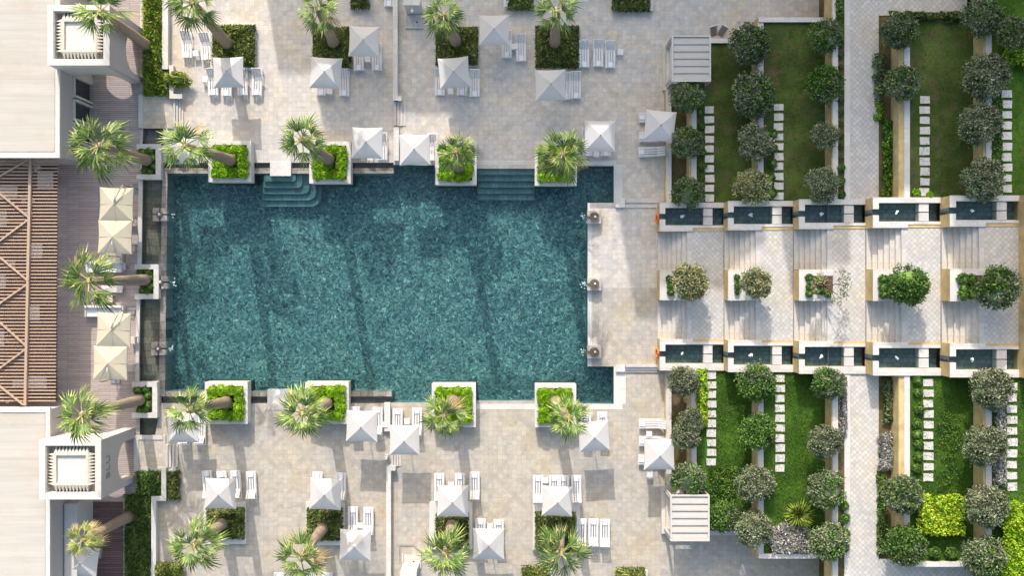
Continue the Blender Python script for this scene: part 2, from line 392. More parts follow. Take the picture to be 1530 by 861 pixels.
def mass(name, x0, y0, x1, y1, z0, h, mats, dens=260, leaf=(.22,.07), upw=.5, edge=.12, bumps=1.3, core=True, flecks=.3, rough=0):
    """clipped or loose planting filling a rectangle"""
    x0, x1 = sorted((x0, x1)); y0, y1 = sorted((y0, y1)); A = (x1-x0)*(y1-y0); n = int(A*dens)
    px = RNG.uniform(x0-edge*.5, x1+edge*.5, n); py = RNG.uniform(y0-edge*.5, y1+edge*.5, n)
    dx = np.minimum(px-x0, x1-px); dy = np.minimum(py-y0, y1-py); e = np.clip(np.minimum(dx, dy)/.35+.25, .05, 1)**.5
    ph = RNG.uniform(0, 6, 6)
    if rough:
        lim = rough*(.5+.5*np.sin(px*3.1+ph[0]+1.7*np.sin(py*2.3+ph[3]))*np.sin(py*3.7+ph[1]+1.3*np.sin(px*2.9+ph[4])))
        k_ = np.minimum(dx, dy) > lim-.1; px, py, e = px[k_], py[k_], e[k_]; n = len(px)
    bz = .5+.25*np.sin(px*bumps*2.1+ph[0])*np.cos(py*bumps*2.5+ph[1])+.25*np.sin(px*bumps*5+ph[2]+py*bumps*3.7)
    top = h*(.72+.28*bz)*e
    c = np.stack([px, py, z0+top*RNG.uniform(.62, 1.05, n)], 1)
    d = RNG.normal(size=(n, 3)); d[:, 2] += upw; d /= np.linalg.norm(d, axis=1)[:, None]
    extra = None
    if core:
        i = .12+rough*.9; a, b, cc, dd = x0+i, y0+i, x1-i, y1-i; zt = z0+h*.62
        extra = (np.array([(a,b,z0),(cc,b,z0),(cc,dd,z0),(a,dd,z0),(a,b,zt),(cc,b,zt),(cc,dd,zt),(a,dd,zt)]), [(4,5,6,7),(0,1,5,4),(1,2,6,5),(2,3,7,6),(3,0,4,7)])
    mi = (RNG.random(n) < flecks).astype(int) if len(mats) > 1 else None
    return leaves(name, c, d, leaf[0]*RNG.uniform(.6, 1.4, n), leaf[1], mats, mi, extra=extra)
def pmass(name, a, b, c, d, z0, h, *r, **k): return mass(name, X(a, z0+h), Y(b, z0+h), X(c, z0+h), Y(d, z0+h), z0, h, *r, **k)

# ------------------------------------------------------------------ ground, pool
pool = [(214,192),(244,192),(244,243),(588,243),(588,246),(650,247),(650,250),(712,252),(800,252),(862,248),(917,248),(917,303),(878,303),
        (878,548),(917,548),(917,604),(861,603),(799,599),(711,599),(645,602),(585,602),(585,603),(240,603),(232,650),(204,650),(207,570),(212,240)]
poolw = [(X(a), Y(b)) for a, b in pool]
site = [(-44,-30),(10.9,-30),(10.9,-17.6),(21.5,-18.8),(21.5,-30),(24,-34),(24,-40),(-44,-40)]
SX0, SX1, SY0, SY1 = -46, 46, -30, 30
outer = [(SX0,SY0),(SX1,SY0),(SX1,SY1),(SX0,SY1)]
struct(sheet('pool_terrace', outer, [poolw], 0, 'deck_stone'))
bigg = [(-600,-600),(600,-600),(600,600),(-600,600)]
struct(sheet('ground', bigg, [[(SX0+.5,SY0+.5),(SX1-.5,SY0+.5),(SX1-.5,SY1-.5),(SX0+.5,SY1-.5)]], -.03, 'site_ground'))
# basin walls follow the outline down to the floor
b = MB(); n = len(poolw)
for i in range(n):
    p, q = poolw[i], poolw[(i+1) % n]
    b.add([(p[0],p[1],0),(q[0],q[1],0),(q[0],q[1],-1.5),(p[0],p[1],-1.5)], [(0,1,2,3)], 'basin_tile')
struct(b.build('pool_wall'))
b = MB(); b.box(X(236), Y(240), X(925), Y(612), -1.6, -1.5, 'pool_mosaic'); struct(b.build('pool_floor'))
b = MB(); b.box(X(200), Y(190), X(238), Y(655), -1.55, -.42, 'wet_slate'); struct(b.build('channel_floor'))
b = MB()
wpoly = [(249,259),(588,259),(588,246),(650,247),(712,252),(800,252),(862,248),(917,248),(917,303),(878,303),(878,548),(917,548),(917,604),(861,603),(799,599),(711,599),(645,602),(585,602),(585,586),(244,586)]
vs = [(X(a), Y(c), -.12) for a, c in wpoly]
b.add(vs, [up(vs, t) for t in tessellate_polygon([[Vector((v[0], v[1], 0)) for v in vs]])], 'pool_water'); struct(b.build('pool_water'))
b = MB(); vs = [(X(a), Y(c), -.34) for a, c in ((212,192),(244,192),(243,585),(236,603),(232,650),(204,650),(207,560))]
b.add(vs, [up(vs, t) for t in tessellate_polygon([[Vector((v[0], v[1], 0)) for v in vs]])], 'channel_water'); struct(b.build('channel_water'))
# ledges round the pool
def ledge(label, pts, gut=None):
    b = MB(); b.prism([(X(a), Y(c)) for a, c in pts], -1.5, -.05, 'ledge_stone'); o = b.build('pool_ledge')
    tag(o, label, 'pool ledge', 'stone ledges round the pool')
ledge('long stone overflow wall between the dark channel and the pool', [(242,251),(250,251),(246,593),(237,593)])
for x0, x1, t in ((250,312,'left of the first upper planter'),(374,462,'behind the curved underwater steps'),(524,588,'between second upper planter and bare pool edge')):
    ledge('narrow wet stone ledge before a gutter, '+t, [(x0,251),(x1,251),(x1,259),(x0,259)])
for x0, x1, t in ((247,307,'left of first lower planter'),(369,457,'crossed by the lower entry slab'),(520,585,'right of second lower planter')):
    ledge('narrow wet stone ledge along lower pool edge, '+t, [(x0,585),(x1,585),(x1,593),(x0,593)])
b = MB(); b.box(X(246), Y(236), X(588), Y(251), -1.5, -.5, 'wet_slate'); b.box(X(240), Y(593), X(585), Y(606), -1.5, -.5, 'wet_slate'); struct(b.build('gutter_floor'))
# underwater steps
def rr(x0, y0, x1, y1, r, north=True):
    pts = [(x0, y0), (x1, y0)]
    for k in range(9):
        a = math.pi/2*k/8
        pts.append((x1-r+r*math.cos(a), (y1-r+r*math.sin(a)) if north else (y1+r-r*math.sin(a))))
    pts.append((x0, y1)); return pts
b = MB()
for i, (x1, y1, r) in enumerate(((441,271,3),(450,280,7),(460,289,10),(470,298,14),(477,307,17))):
    b.prism([(X(p), Y(q)) for p, q in rr(394-2*i if i < 4 else 386, 259.2+.1*i, x1, y1, r)], -1.5, -.16-.2*i, 'pool_tread')
tag(b.build('pool_steps'), 'curved underwater steps with rounded corner below the pale entry slab', 'pool steps')
b = MB()
for i in range(5): b.box(X(713), Y(252.3+.1*i), X(799), Y(261+9*i), -1.5, -.17-.2*i, 'pool_tread')
tag(b.build('pool_steps'), 'straight wide underwater steps between the two right upper planters', 'pool steps')
b = MB()
for i, (x0, y1, r) in enumerate(((441,580,3),(450,572,7),(460,564,10),(470,556,14),(477,548,17))):
    b.prism([(X(p), Y(q)) for p, q in rr(380-4*i, 585-.1*i, x0, y1, r, False)], -1.5, -.75-.14*i, 'pool_mosaic')
tag(b.build('pool_steps'), 'brownish curved underwater steps at the lower pool edge', 'pool steps')
b = MB()
for i in range(5): b.box(X(712), Y(599-.1*i), X(799), Y(593-7.5*i), -1.5, -.75-.14*i, 'pool_mosaic')
tag(b.build('pool_steps'), 'straight brownish underwater steps between the two right lower planters', 'pool steps')
for (a, c, d, e, lab) in ((404,240,435,263,'pale stone entry slab above the curved upper pool steps'),(400,582,431,604,'pale stone entry slab bridging the lower pool gutter')):
    t = thing('entry_slab', lab, 'slab', P((a+d)/2, (c+e)/2, 0)); o = t.location
    b = MB(); b.box(X(a)-o.x, Y(c)-o.y, X(d)-o.x, Y(e)-o.y, -.5, .1, 'coping_stone'); b.build('slab', t)
    b = MB(); yy = Y(604 if c > 400 else 240)
    for k in range(3): b.box(X(a)-o.x, yy-o.y+(-.0-.14*k if c > 400 else .12*k), X(d)-o.x, yy-o.y+(-.14*(k+1) if c > 400 else .12*(k+1)), .003, .09-.025*k, 'step_stone')
    b.build('steps', t)
# plain terrace edge band round the pool
b = MB()
for r in ((917,246,930,303),(917,548,935,604),(645,604,930,612),(878,303.5,884,547.5),(650,240,920,246)):
    b.box(X(r[0]), Y(r[1]), X(r[2]), Y(r[3]), -.05, .012, 'coping_stone')
b.box(X(930), Y(303), X(1), Y(303), -.05, .01, 'coping_stone') if False else None
struct(b.build('pool_edge_paving'))

# ------------------------------------------------------------------ left wooden decks
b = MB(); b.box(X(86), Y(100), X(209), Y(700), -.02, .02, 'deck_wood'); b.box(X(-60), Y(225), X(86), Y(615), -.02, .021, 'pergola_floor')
b.box(X(100), Y(750), X(184), Y(900), -.02, .022, 'red_wood'); b.box(X(150), Y(-60), X(209), Y(100), -.02, .021, 'deck_wood'); b.box(X(100), Y(700), X(202), Y(750), -.02, .02, 'deck_wood')
struct(b.build('timber_deck'))
t = thing('deck_kerb', 'thin pale stone kerb along the timber deck beside the dark channel', 'kerb', P(210, 400))
b = MB(); o = t.location; b.prism([(X(p)-o.x, Y(q)-o.y) for p, q in ((208,268),(214,268),(212,396),(206,396))], 0, .12, 'coping_stone'); b.build('kerb_stone', t)
b = MB(); b.prism([(X(p)-o.x, Y(q)-o.y) for p, q in ((205,447),(210,447),(208,571),(203,571))], 0, .12, 'coping_stone'); b.build('kerb_stone', t)

# ------------------------------------------------------------------ white planters
ball = [crown_mesh('shrub_foliage', ['leaf_bright'], 1, 46, 30, (.26,.13), .8, .1, seed=31+i, core=.8) for i in range(3)]
dball = [crown_mesh('shrub_foliage', ['leaf_green'], 1, 40, 26, (.28,.13), .8, .1, seed=41+i, core=.8) for i in range(2)]
def put(me, name, px, py, z, r, label, cat, group, flat=1.):
    o = link(name, me, None, P(px, py, z), random.uniform(0, 6.3), (r, r*random.uniform(.92, 1.05), r*flat)); return tag(o, label, cat, group)
def box_planter(a, c, d, e, label, balls, where, h=.95, fr=.3, base=-1.5, sides='NESW', soilz=None, bm=ball, br=(.36,.44)):
    x0, x1, y0, y1 = X(a, h), X(d, h), Y(e, h), Y(c, h)
    t = thing('stone_planter', label, 'planter', ((x0+x1)/2, (y0+y1)/2, 0)); ox, oy = t.location.x, t.location.y
    w, l = (x1-x0)/2, (y1-y0)/2; b = MB()
    k = MB(); soilz = soilz if soilz is not None else h-.12
    R = {'N': (-w, l-fr, w, l), 'S': (-w, -l, w, -l+fr), 'E': (w-fr, -l+fr, w, l-fr), 'W': (-w, -l+fr, -w+fr, l-fr)}
    for s_ in sides:
        q = R[s_]; k.box(*q, h-.06, h, 'coping_stone')
        i = .02; b.box(q[0]+i*(s_ != 'E' and s_ != 'W' or s_ == 'W'), q[1]+i*(s_ in 'S'), q[2]-i*(s_ in 'NSE'), q[3]-i*(s_ == 'N'), -.06 if base < -1 else base, h-.06, 'white_render')
        if base < -1: b.box(q[0]+.025, q[1]+.025*(s_ != 'N'), q[2]-.025, q[3]-.025*(s_ != 'S'), base, -.06, 'dark_tile')
    b.build('wall', t); k.build('coping', t)
    b = MB(); b.box(-w+fr*.7, -l+fr*.7, w-fr*.7, l-fr*.7, base+.01, soilz, 'soil'); b.build('soil', t)
    for (px, py) in balls:
        r = random.uniform(*br); put(random.choice(bm), 'box_shrub', px, py, soilz+.25, r, 'clipped rounded '+('bright green' if bm is ball else 'dark green')+' shrub ball filling '+where, 'shrub', 'shrub balls in '+where, .8)
    return t
def ring(a, c, d, e, skip=()):
    x0, x1, y0, y1 = a+13, d-13, c+14, e-13; out = []
    for i in range(4):
        for j in range(4):
            if (i in (1,2) and j in (1,2)): continue
            out.append((x0+(x1-x0)*i/3+random.uniform(-1.2,1.2), y0+(y1-y0)*j/3+random.uniform(-1.2,1.2)))
    out += [((x0+x1)/2+random.uniform(-6,6), (y0+y1)/2+random.uniform(-5,5)) for _ in range(2)]
    return [p for i, p in enumerate(out) if i not in skip]
NP = [(311,210,375,272,'first upper pool planter from left'),(462,211,524,274,'second upper pool planter from left'),(650,211,712,276,'third upper pool planter from left'),(799,211,862,277,'fourth upper pool planter from left')]
SP = [(306,571,370,634,'first lower pool planter from left'),(456,571,521,634,'second lower pool planter from left'),(645,573,711,639,'third lower pool planter from left'),(799,574,861,639,'fourth lower pool planter from left')]
for (a, c, d, e, nm) in NP: box_planter(a, c, d, e, 'white square stone box, '+nm, ring(a, c, d, e), nm)
for (a, c, d, e, nm) in SP: box_planter(a, c, d, e, 'white square stone box, '+nm, ring(a, c, d, e), nm)
for (a, c, d, e, nm) in ((204,215,240,268,'upper palm planter beside the timber deck'),(201,395,237,447,'middle palm planter beside the timber deck'),(197,571,235,625,'lower palm planter beside the timber deck')):
    bl = [(a+10+random.uniform(-2,2), c+12), (a+20, c+11), (a+24, c+20), (a+25, c+34), (a+12, e-12), (a+20, e-11)]
    box_planter(a, c, d, e, 'pale U-shaped stone frame, '+nm, bl, nm, .5, .36, -.5, 'NES', .12, dball, (.25,.33))

# ------------------------------------------------------------------ low walls and slabs on the left side
def wall(name, label, cat, rects, h, z0=0, mat='white_render', cop='coping_stone', group=None):
    a, c, d, e = rects[0]; t = thing(name, label, cat, P((a+d)/2, (c+e)/2, z0)*1, 0, group); t.location.z = z0
    b = MB(); k = MB(); o = t.location
    for i, (a, c, d, e) in enumerate(rects):
        x0, y0, x1, y1 = X(a, z0+h)-o.x, Y(e, z0+h)-o.y, X(d, z0+h)-o.x, Y(c, z0+h)-o.y
        dz = .003*i
        b.box(x0+.02, y0+.02, x1-.02, y1-.02, -.1, h-.05, mat); k.box(x0, y0, x1, y1, h-.05, h+dz, cop)
    b.build('wall_body', t); k.build('coping', t); return t
wall('low_wall', 'white L-shaped low wall beside the upper grass bed', 'wall', [(242,-20,251,103),(252,97,259,103),(253,103,259,147),(259,140,272,147)], .5)
wall('low_wall', 'white stepped low wall beside the lower grass bed', 'wall', [(241,699,248,749),(226,742,241,749),(226,749,233,900)], .5)
wall('low_wall', 'long straight grey wall dividing the upper terrace', 'wall', [(587,-20,594,150),(588,143,600,150)], .55)
wall('low_wall', 'long straight grey wall dividing the lower terrace', 'wall', [(577,696,584,900),(584,697,591,704)], .55)
wall('low_wall', 'short pale wall stub at the pool between two parasols', 'wall', [(588,190,596,240)], .35)
wall('low_wall', 'short pale wall stub between the two lower middle parasols', 'wall', [(574,602,583,645)], .35)
def slab(label, a, c, d, e, rim):
    t = thing('stone_landing', label, 'landing', P((a+d)/2, (c+e)/2)); o = t.location; b = MB()
    b.box(X(a)-o.x, Y(e)-o.y, X(d)-o.x, Y(c)-o.y, -.1, .1, 'terrace_slab'); b.build('paving', t)
    k = MB()
    for i, (p, q, r, s_) in enumerate(rim): k.box(X(p)-o.x, Y(s_)-o.y, X(r)-o.x, Y(q)-o.y, 0, .16+.003*i, 'coping_stone')
    k.build('rim', t)
slab('square paved landing with pale rim below the upper grass bed', 208,142,260,192, [(208,142,214,192),(214,142,253,147)])
slab('square paved landing with pale rim above the lower grass bed', 201,650,248,705, [(201,650,208,705),(208,650,244,657),(208,698,264,705)])
def flight(label, x0, x1, y0, y1, n, top, desc=1, horiz=True, mat='step_stone', group='short flights of steps on the terrace'):
    t = thing('terrace_steps', label, 'steps', P((x0+x1)/2, (y0+y1)/2), 0, group); o = t.location; b = MB()
    for i in range(n):
        a = x0+(x1-x0)*i/n; d = x0+(x1-x0)*(i+1)/n; z = top*(n-i if desc > 0 else i+1)/n
        b.box(X(a)-o.x, Y(y1)-o.y, X(d)-o.x-.03, Y(y0)-o.y, -.05, z, mat)
    b.build('treads', t)
flight('steps from the upper square landing down to the terrace', 261,275,148,190,4,.3)
flight('steps from the lower square landing down to the terrace', 249,267,664,698,4,.3)
flight('small steps at the end of the upper dividing wall', 589,607,151,188,4,.2)
flight('small steps at the end of the lower dividing wall', 585,600,676,697,4,.2)
def steps_h(label, x0, x1, y0, y1, n, top):
    t = thing('terrace_steps', label, 'steps', P((x0+x1)/2, (y0+y1)/2), 0, 'short flights of steps on the terrace'); o = t.location; b = MB()
    for i in range(n):
        a = y0+(y1-y0)*i/n; d = y0+(y1-y0)*(i+1)/n; b.box(X(x0)-o.x, Y(d)-o.y+.02, X(x1)-o.x, Y(a)-o.y, -.05, top*(n-i)/n, 'step_stone')
    b.build('treads', t)
steps_h('wide shallow steps at upper end of the fountain promenade', 934,982,297,311,2,.16)
steps_h('wide grey steps at lower end of the fountain promenade', 934,982,545,557,3,.3)
wall('low_wall', 'small square white pier at upper promenade corner', 'pier', [(920,296,934,310)], .2)
wall('low_wall', 'small square white pier at lower promenade corner', 'pier', [(920,545,934,556)], .2)

# ------------------------------------------------------------------ hedges and beds
def hedge(a, c, d, e, label, group='hedge beds with palms', h=.8, rim=None, mats=('leaf_dark','leaf_strap'), fl=.35, name='hedge', **kw):
    me = pmass('hedge_foliage', a, c, d, e, 0.25, h-.25, list(mats), 620, (.3,.07), .5, .25, flecks=fl, **kw)
    t = thing(name, label, 'hedge', P((a+d)/2, (c+e)/2), 0, group); o = link('foliage', me, t); o.location = -t.location
    b = MB(); r = rim or (a-2, c-2, d+5, e+5); q = t.location
    b.box(X(r[0])-q.x, Y(r[3])-q.y, X(r[2])-q.x, Y(r[1])-q.y, -.02, .28, 'white_render'); b.build('edging', t)
hedge(317,37,376,95,'yellowish green hedge bed below the leftmost upper palm', fl=.75, rim=(316,36,382,105))
hedge(468,40,521,96,'dark hedge bed left of the tallest parasol in upper terrace')
hedge(653,40,711,92,'dark square hedge bed right of the dividing wall, upper terrace', rim=(652,40,714,100))
hedge(803,38,863,97,'large dark square hedge bed beside three white loungers', rim=(801,40,866,103))
hedge(525,-20,548,8,'dark hedge end cut by the top edge near the wall')
hedge(760,-20,795,10,'dark hedge end cut by the top edge at centre')
hedge(918,-20,970,12,'dark hedge end cut by the top edge right of centre')
hedge(308,764,360,806,'dark hedge bed below the leftmost lower parasol', rim=(306,750,369,812))
hedge(459,764,508,808,'dark hedge bed below the second lower parasol', rim=(458,750,516,814))
hedge(653,772,697,822,'dark hedge bed below the lower middle parasol', rim=(642,750,706,820))
hedge(803,770,858,826,'dark hedge bed below the lower right parasol', rim=(796,750,866,822))
hedge(229,846,268,900,'low grassy hedge cut by the bottom left edge', mats=('leaf_strap','leaf_dark'))
hedge(782,851,820,900,'brownish hedge corner cut by the bottom edge', mats=('leaf_strap','leaf_dark'))
hedge(923,854,962,900,'square hedge corner cut by the bottom edge near the lawn', mats=('leaf_strap','leaf_dark'))
def bed(name, label, a, c, d, e, z, h, mats, group=None, dens=300, leaf=(.4,.07), **kw):
    me = pmass(name, a, c, d, e, z, h, mats, dens, leaf, **kw); o = link(name, me); struct(o, 'stuff'); o['label'] = label; o['category'] = 'planting'; return o
bed('ornamental_grass','tall yellow green ornamental grass between deck and white wall',212,-20,241,140,0,.7,['leaf_strap','leaf_bright'],dens=420,leaf=(.55,.08),upw=.9)
bed('ornamental_grass','ornamental grass strip end beside the low wall',241,106,252,140,0,.7,['leaf_strap','leaf_green'],dens=420,leaf=(.5,.08))
bed('ornamental_grass','dark green grass bed below the lower landing',203,707,241,742,0,.6,['leaf_green','leaf_dark'],dens=420,leaf=(.5,.08))
bed('ornamental_grass','long dark green grass bed beside the lower timber deck',186,742,226,900,0,.4,['leaf_green','leaf_dark'],dens=420,leaf=(.5,.08),flecks=.6)
bed('ornamental_grass','small dark grass patch beside white stepped wall',249,706,265,748,0,.5,['leaf_dark','leaf_strap'],dens=420,leaf=(.4,.07))
me = crown_mesh('shrub_foliage', ['leaf_strap','leaf_lime'], 1, 70, 34, (.26,.08), .8, .1, .35, seed=77)
put(me, 'round_shrub', 266, 119, .45, .8, 'variegated yellow green shrub in the white wall corner', 'shrub', None).scale = (.55, .95, .6)

# ------------------------------------------------------------------ parasols
def canopy_mesh(name, mat, half=1.06, rise=.52, n=10, seam=False):
    b = MB(); vs = []; fs = []
    for i in range(n+1):
        for j in range(n+1):
            u = -1+2*i/n; v = -1+2*j/n; m = max(abs(u), abs(v)); k = min(abs(u), abs(v))
            z = rise*(1-m)**.92 if m < 1 else 0
            z -= .05*m*(1-(k/m if m else 0))**1.5*(0 if not seam else .4)
            pull = 1-.045*m*(1-(k/m if m else 1)**2)
            vs.append((u*half*(pull if abs(u) >= abs(v) else 1), v*half*(pull if abs(v) >= abs(u) else 1), z))
    for i in range(n):
        for j in range(n):
            a = i*(n+1)+j; q = (a, a+n+1, a+n+2, a+1)
            u = -1+2*(i+.5)/n; v = -1+2*(j+.5)/n
            if u*v > 0: fs += [(q[0],q[1],q[2]), (q[0],q[2],q[3])]
            else: fs += [(q[0],q[1],q[3]), (q[1],q[2],q[3])]
    # hem hanging at the four edges
    e = [[i*(n+1) for i in range(n+1)], [i*(n+1)+n for i in range(n+1)], list(range(n+1)), [n*(n+1)+j for j in range(n+1)]]
    for edge in e:
        k0 = len(vs); vs += [(vs[i][0]*1.003, vs[i][1]*1.003, vs[i][2]-.09) for i in edge]
        for t in range(n): fs.append((edge[t], edge[t+1], k0+t+1, k0+t))
    b.add(vs, fs, mat); return b
def make_parasol():
    t = link('parasol', None); t.empty_display_size = .2
    canopy_mesh('canopy', 'parasol_white').build('canopy', t, (0,0,2.35))
    b = MB(); b.tube([(0,0,0),(0,0,2.9)], [.03,.03], 'white_metal', 8); b.build('pole', t)
    b = MB(); b.tube([(0,0,2.83),(0,0,2.95)], [.07,.02], 'steel', 8); b.build('finial', t)
    b = MB(); b.box(-.35,-.35,.35,.35,0,.07,'grey_stone'); b.build('base_plate', t)
    for sx in (-1,1):
        for sy in (-1,1): b = MB(); b.bar((0,0,2.76),(sx*1.03,sy*1.03,2.33),.03,.03,'white_metal'); b.build('rib', t)
    return t
PAR = [(340,107,-1,'white parasol lit in two halves beside the yellowish hedge'),(543,60,2,'shaded white parasol right of the dark hedge, upper terrace'),(486,108,3,'shaded white parasol below the second upper hedge'),
 (678,107,-6,'tilted white parasol right of the upper dividing wall'),(738,43,1,'topmost white parasol, entirely in shade near top edge'),(823,126,-3,'white parasol with bright centre below the large square hedge'),
 (548,213,2,'white parasol between second upper planter and pool gutter'),(619,223,0,'white parasol standing right at the bare upper pool edge'),(897,202,2,'white parasol beside the fourth upper planter near pool corner'),
 (987,187,6,'white parasol over horizontal loungers beside the upper garden'),(272,222,0,'white parasol hidden under the palm left of first upper planter'),
 (328,739,0,'white parasol over four loungers at lower left'),(485,740,1,'white parasol above the second lower hedge bed'),(540,638,1,'white parasol right of the second lower planter'),(604,659,0,'white parasol just left of the third lower planter'),
 (530,817,1,'white parasol beside the lower dividing wall near bottom'),(676,751,0,'white parasol above the lower middle hedge bed'),(730,815,0,'white parasol with open loungers near bottom centre'),(833,751,1,'white parasol over four loungers at lower right'),
 (888,653,-2,'white parasol right of the fourth lower planter'),(986,681,1,'white parasol over horizontal loungers beside the lower garden'),(271,640,0,'white parasol partly under the palm left of first lower planter'),
 (121,842,8,'shaded white parasol in the lower left courtyard')]
p0 = make_parasol()
for i, (px, py, a, lab) in enumerate(PAR):
    o = p0 if i == 0 else copytree(p0)
    q = P(px, py, 2.6); o.location = (q.x, q.y, 0); o.rotation_euler.z = math.radians(-a+random.uniform(-1.5,1.5))
    s_ = random.uniform(.98, 1.03); o.scale = (s_, s_, random.uniform(.97, 1.03)); tag(o, lab, 'parasol', 'white square parasols')
def make_cream():
    t = link('cantilever_parasol', None)
    canopy_mesh('canopy', 'parasol_cream', 1.17, .42, 12, True).build('canopy', t, (0,0,2.4))
    b = MB()
    for sx in (-1,0,1):
        for sy in (-1,0,1):
            if sx or sy:
                zz = 2.39 if sx and sy else 2.4
                b.bar((0,0,2.82),(sx*1.14,sy*1.14,zz+.018),.025,.02,'parasol_cream')
    b.build('ribs', t)
    b = MB(); b.tube([(.55,1.3,0),(.55,1.3,2.7),(.35,.85,3.0)], [.04,.04,.04], 'steel', 8); b.build('mast', t)
    b = MB(); b.bar((.45,1.05,2.9),(.0,.1,2.93),.05,.06,'steel'); b.tube([(0,.3,2.9),(0,.55,2.86)],[.07,.06],'white_metal',8); b.build('arm', t)
    b = MB(); b.box(.2,.95,.9,1.65,0,.08,'grey_fabric'); b.build('base_plate', t); return t
p0 = make_cream()
for i, (px, py, a, lab) in enumerate(((172,305,-1,'uppermost cream cantilever parasol on the timber deck'),(170,354,-1,'second cream cantilever parasol from top on the timber deck'),
        (168,493,-2,'third cream cantilever parasol from top, over white sofas'),(163,543,-1,'lowest cream cantilever parasol on the timber deck'))):
    o = p0 if i == 0 else copytree(p0)
    q = P(px, py, 2.6); o.location = (q.x, q.y, .0); o.rotation_euler.z = math.radians(a if i not in (1,3) else a+180); tag(o, lab, 'parasol', 'cream cantilever parasols')

# ------------------------------------------------------------------ loungers
def make_lounger():
    t = link('sun_lounger', None)          # foot at -y, back at +y
    W = .68; b = MB()
    for sx in (-1,1): b.box(sx*(W/2)-.02, -1.0, sx*(W/2)+.02, .98, .26, .32, 'white_metal')
    b.box(-W/2+.02, -1.0, W/2-.02, -.95, .26, .32, 'white_metal'); b.box(-W/2+.02, .93, W/2-.02, .98, .26, .32, 'white_metal'); b.build('frame', t)
    b = MB()
    for i in range(4): x = -W/2+.085+i*.17; b.box(x-.055, -.98, x+.055, .3, .325, .35, 'white_metal')
    b.build('seat', t)
    b = MB(); c, s_ = .62*math.cos(math.radians(42)), .72*math.sin(math.radians(42))
    for i in range(4):
        x = -W/2+.085+i*.17; b.bar((x,.31,.345),(x,.31+c+.06,.345+s_),.125,.025,'white_metal')
    b.bar((-W/2,.31+c+.05,.33+s_),(W/2,.31+c+.05,.33+s_),.04,.04,'white_metal')
    b.bar((0,.31+c*.7,.3+s_*.66),(0,.92,.3),.03,.03,'white_metal'); b.build('backrest', t)
    for sx in (-1,1):
        for y in (-.85,.8):
            b = MB(); b.box(sx*(W/2-.03)-.025, y-.025, sx*(W/2-.03)+.025, y+.025, 0, .26, 'white_metal'); b.build('leg', t)
    b = MB(); b.box(-.16, -.97, .16, -.6, .351, .41, 'pillow_white'); b.build('cushion', t)
    return t
l0 = make_lounger(); LN = [0]
GL = 'white slatted sun loungers round the pool'
def lounger(px, py, d, label, rot=0):
    o = l0 if LN[0] == 0 else copytree(l0); LN[0] += 1
    q = P(px, py, .4); a = {'N': 0, 'S': math.pi, 'E': -math.pi/2}[d]+math.radians(rot+random.uniform(-1.5,1.5))
    f = Vector((-math.sin(a), math.cos(a), 0)); c = q+f*1.0; o.location = (c.x, c.y, 0); o.rotation_euler.z = a
    tag(o, label, 'sun lounger', GL)
def cluster(where, d, lst, rot=0):
    k = len(lst)
    for i, (x, y) in enumerate(lst):
        if d == 'E': w = ('upper','middle','lower')[i]
        else: w = ('left','right') [i] if k == 2 else (('only',)[i] if k == 1 else ('leftmost','second from left','second from right' if k == 4 else 'rightmost','rightmost')[i] if k == 4 else ('leftmost','middle','rightmost')[i])
        lounger(x, y, d, 'white slatted lounger, '+w+' of those '+where, rot)
cluster('left of the yellowish hedge without parasol', 'N', [(279,86),(308,89)], 3)
cluster('under the parasol below the yellowish hedge', 'N', [(318,142),(338,143),(362,142),(383,142)])
cluster('under the parasol below the second upper hedge', 'N', [(479,142),(514,143)])
cluster('under the shaded parasol right of second upper hedge', 'N', [(536,105),(563,105)])
cluster('under the tilted upper parasol', 'N', [(657,142),(690,142),(709,144)])
cluster('under the topmost shaded parasol', 'N', [(757,86),(779,91)])
cluster('under the parasol with bright centre', 'N', [(845,148),(861,147)])
cluster('open beside the large square upper hedge', 'N', [(873,100),(894,99),(912,101)], -1)
cluster('cut by the top edge', 'N', [(540,8),(581,9),(760,10)])
cluster('right of the second upper planter', 'N', [(538,236),(571,239)])
cluster('under the parasol at bare upper pool edge', 'N', [(608,241),(645,240)])
cluster('right of the fourth upper planter', 'N', [(878,233),(905,233)])
cluster('under the palm left of first upper planter', 'N', [(270,241),(307,240)])
cluster('turned sideways beside the upper garden', 'E', [(955,175),(955,204),(954,227)])
cluster('under the lower left parasol', 'S', [(308,704),(330,705),(351,704),(374,705)], 4)
cluster('above the second lower hedge bed', 'S', [(474,706),(509,707)])
cluster('right of the second lower planter', 'S', [(530,608),(564,609)])
cluster('left of the third lower planter', 'S', [(594,611),(623,610)])
cluster('above the parasol by the lower dividing wall', 'S', [(527,758),(550,759)])
cluster('above the lower middle hedge bed', 'S', [(656,708),(687,708),(709,706)])
cluster('above the bottom centre parasol', 'S', [(718,776),(745,777)])
cluster('under the lower right parasol', 'S', [(804,711),(828,711),(843,711),(861,711)])
cluster('open in the sun below the lower right parasol', 'S', [(869,776),(887,776),(904,777)])
cluster('right of the fourth lower planter', 'S', [(876,617),(900,616)])
cluster('turned sideways beside the lower garden', 'E', [(955,634),(955,660),(954,688)])
cluster('under the palm left of first lower planter', 'S', [(274,624),(299,624)])
cluster('cut by the bottom edge', 'S', [(416,857),(465,857),(489,857)])
def make_table():
    t = link('side_table', None); b = MB(); b.box(-.2,-.2,.2,.2,.36,.4,'white_metal'); b.build('tabletop', t)
    for sx in (-1,1):
        for sy in (-1,1): b = MB(); b.box(sx*.17-.02, sy*.17-.02, sx*.17+.02, sy*.17+.02, 0, .36, 'white_metal'); b.build('leg', t)
    return t
t0 = make_table()
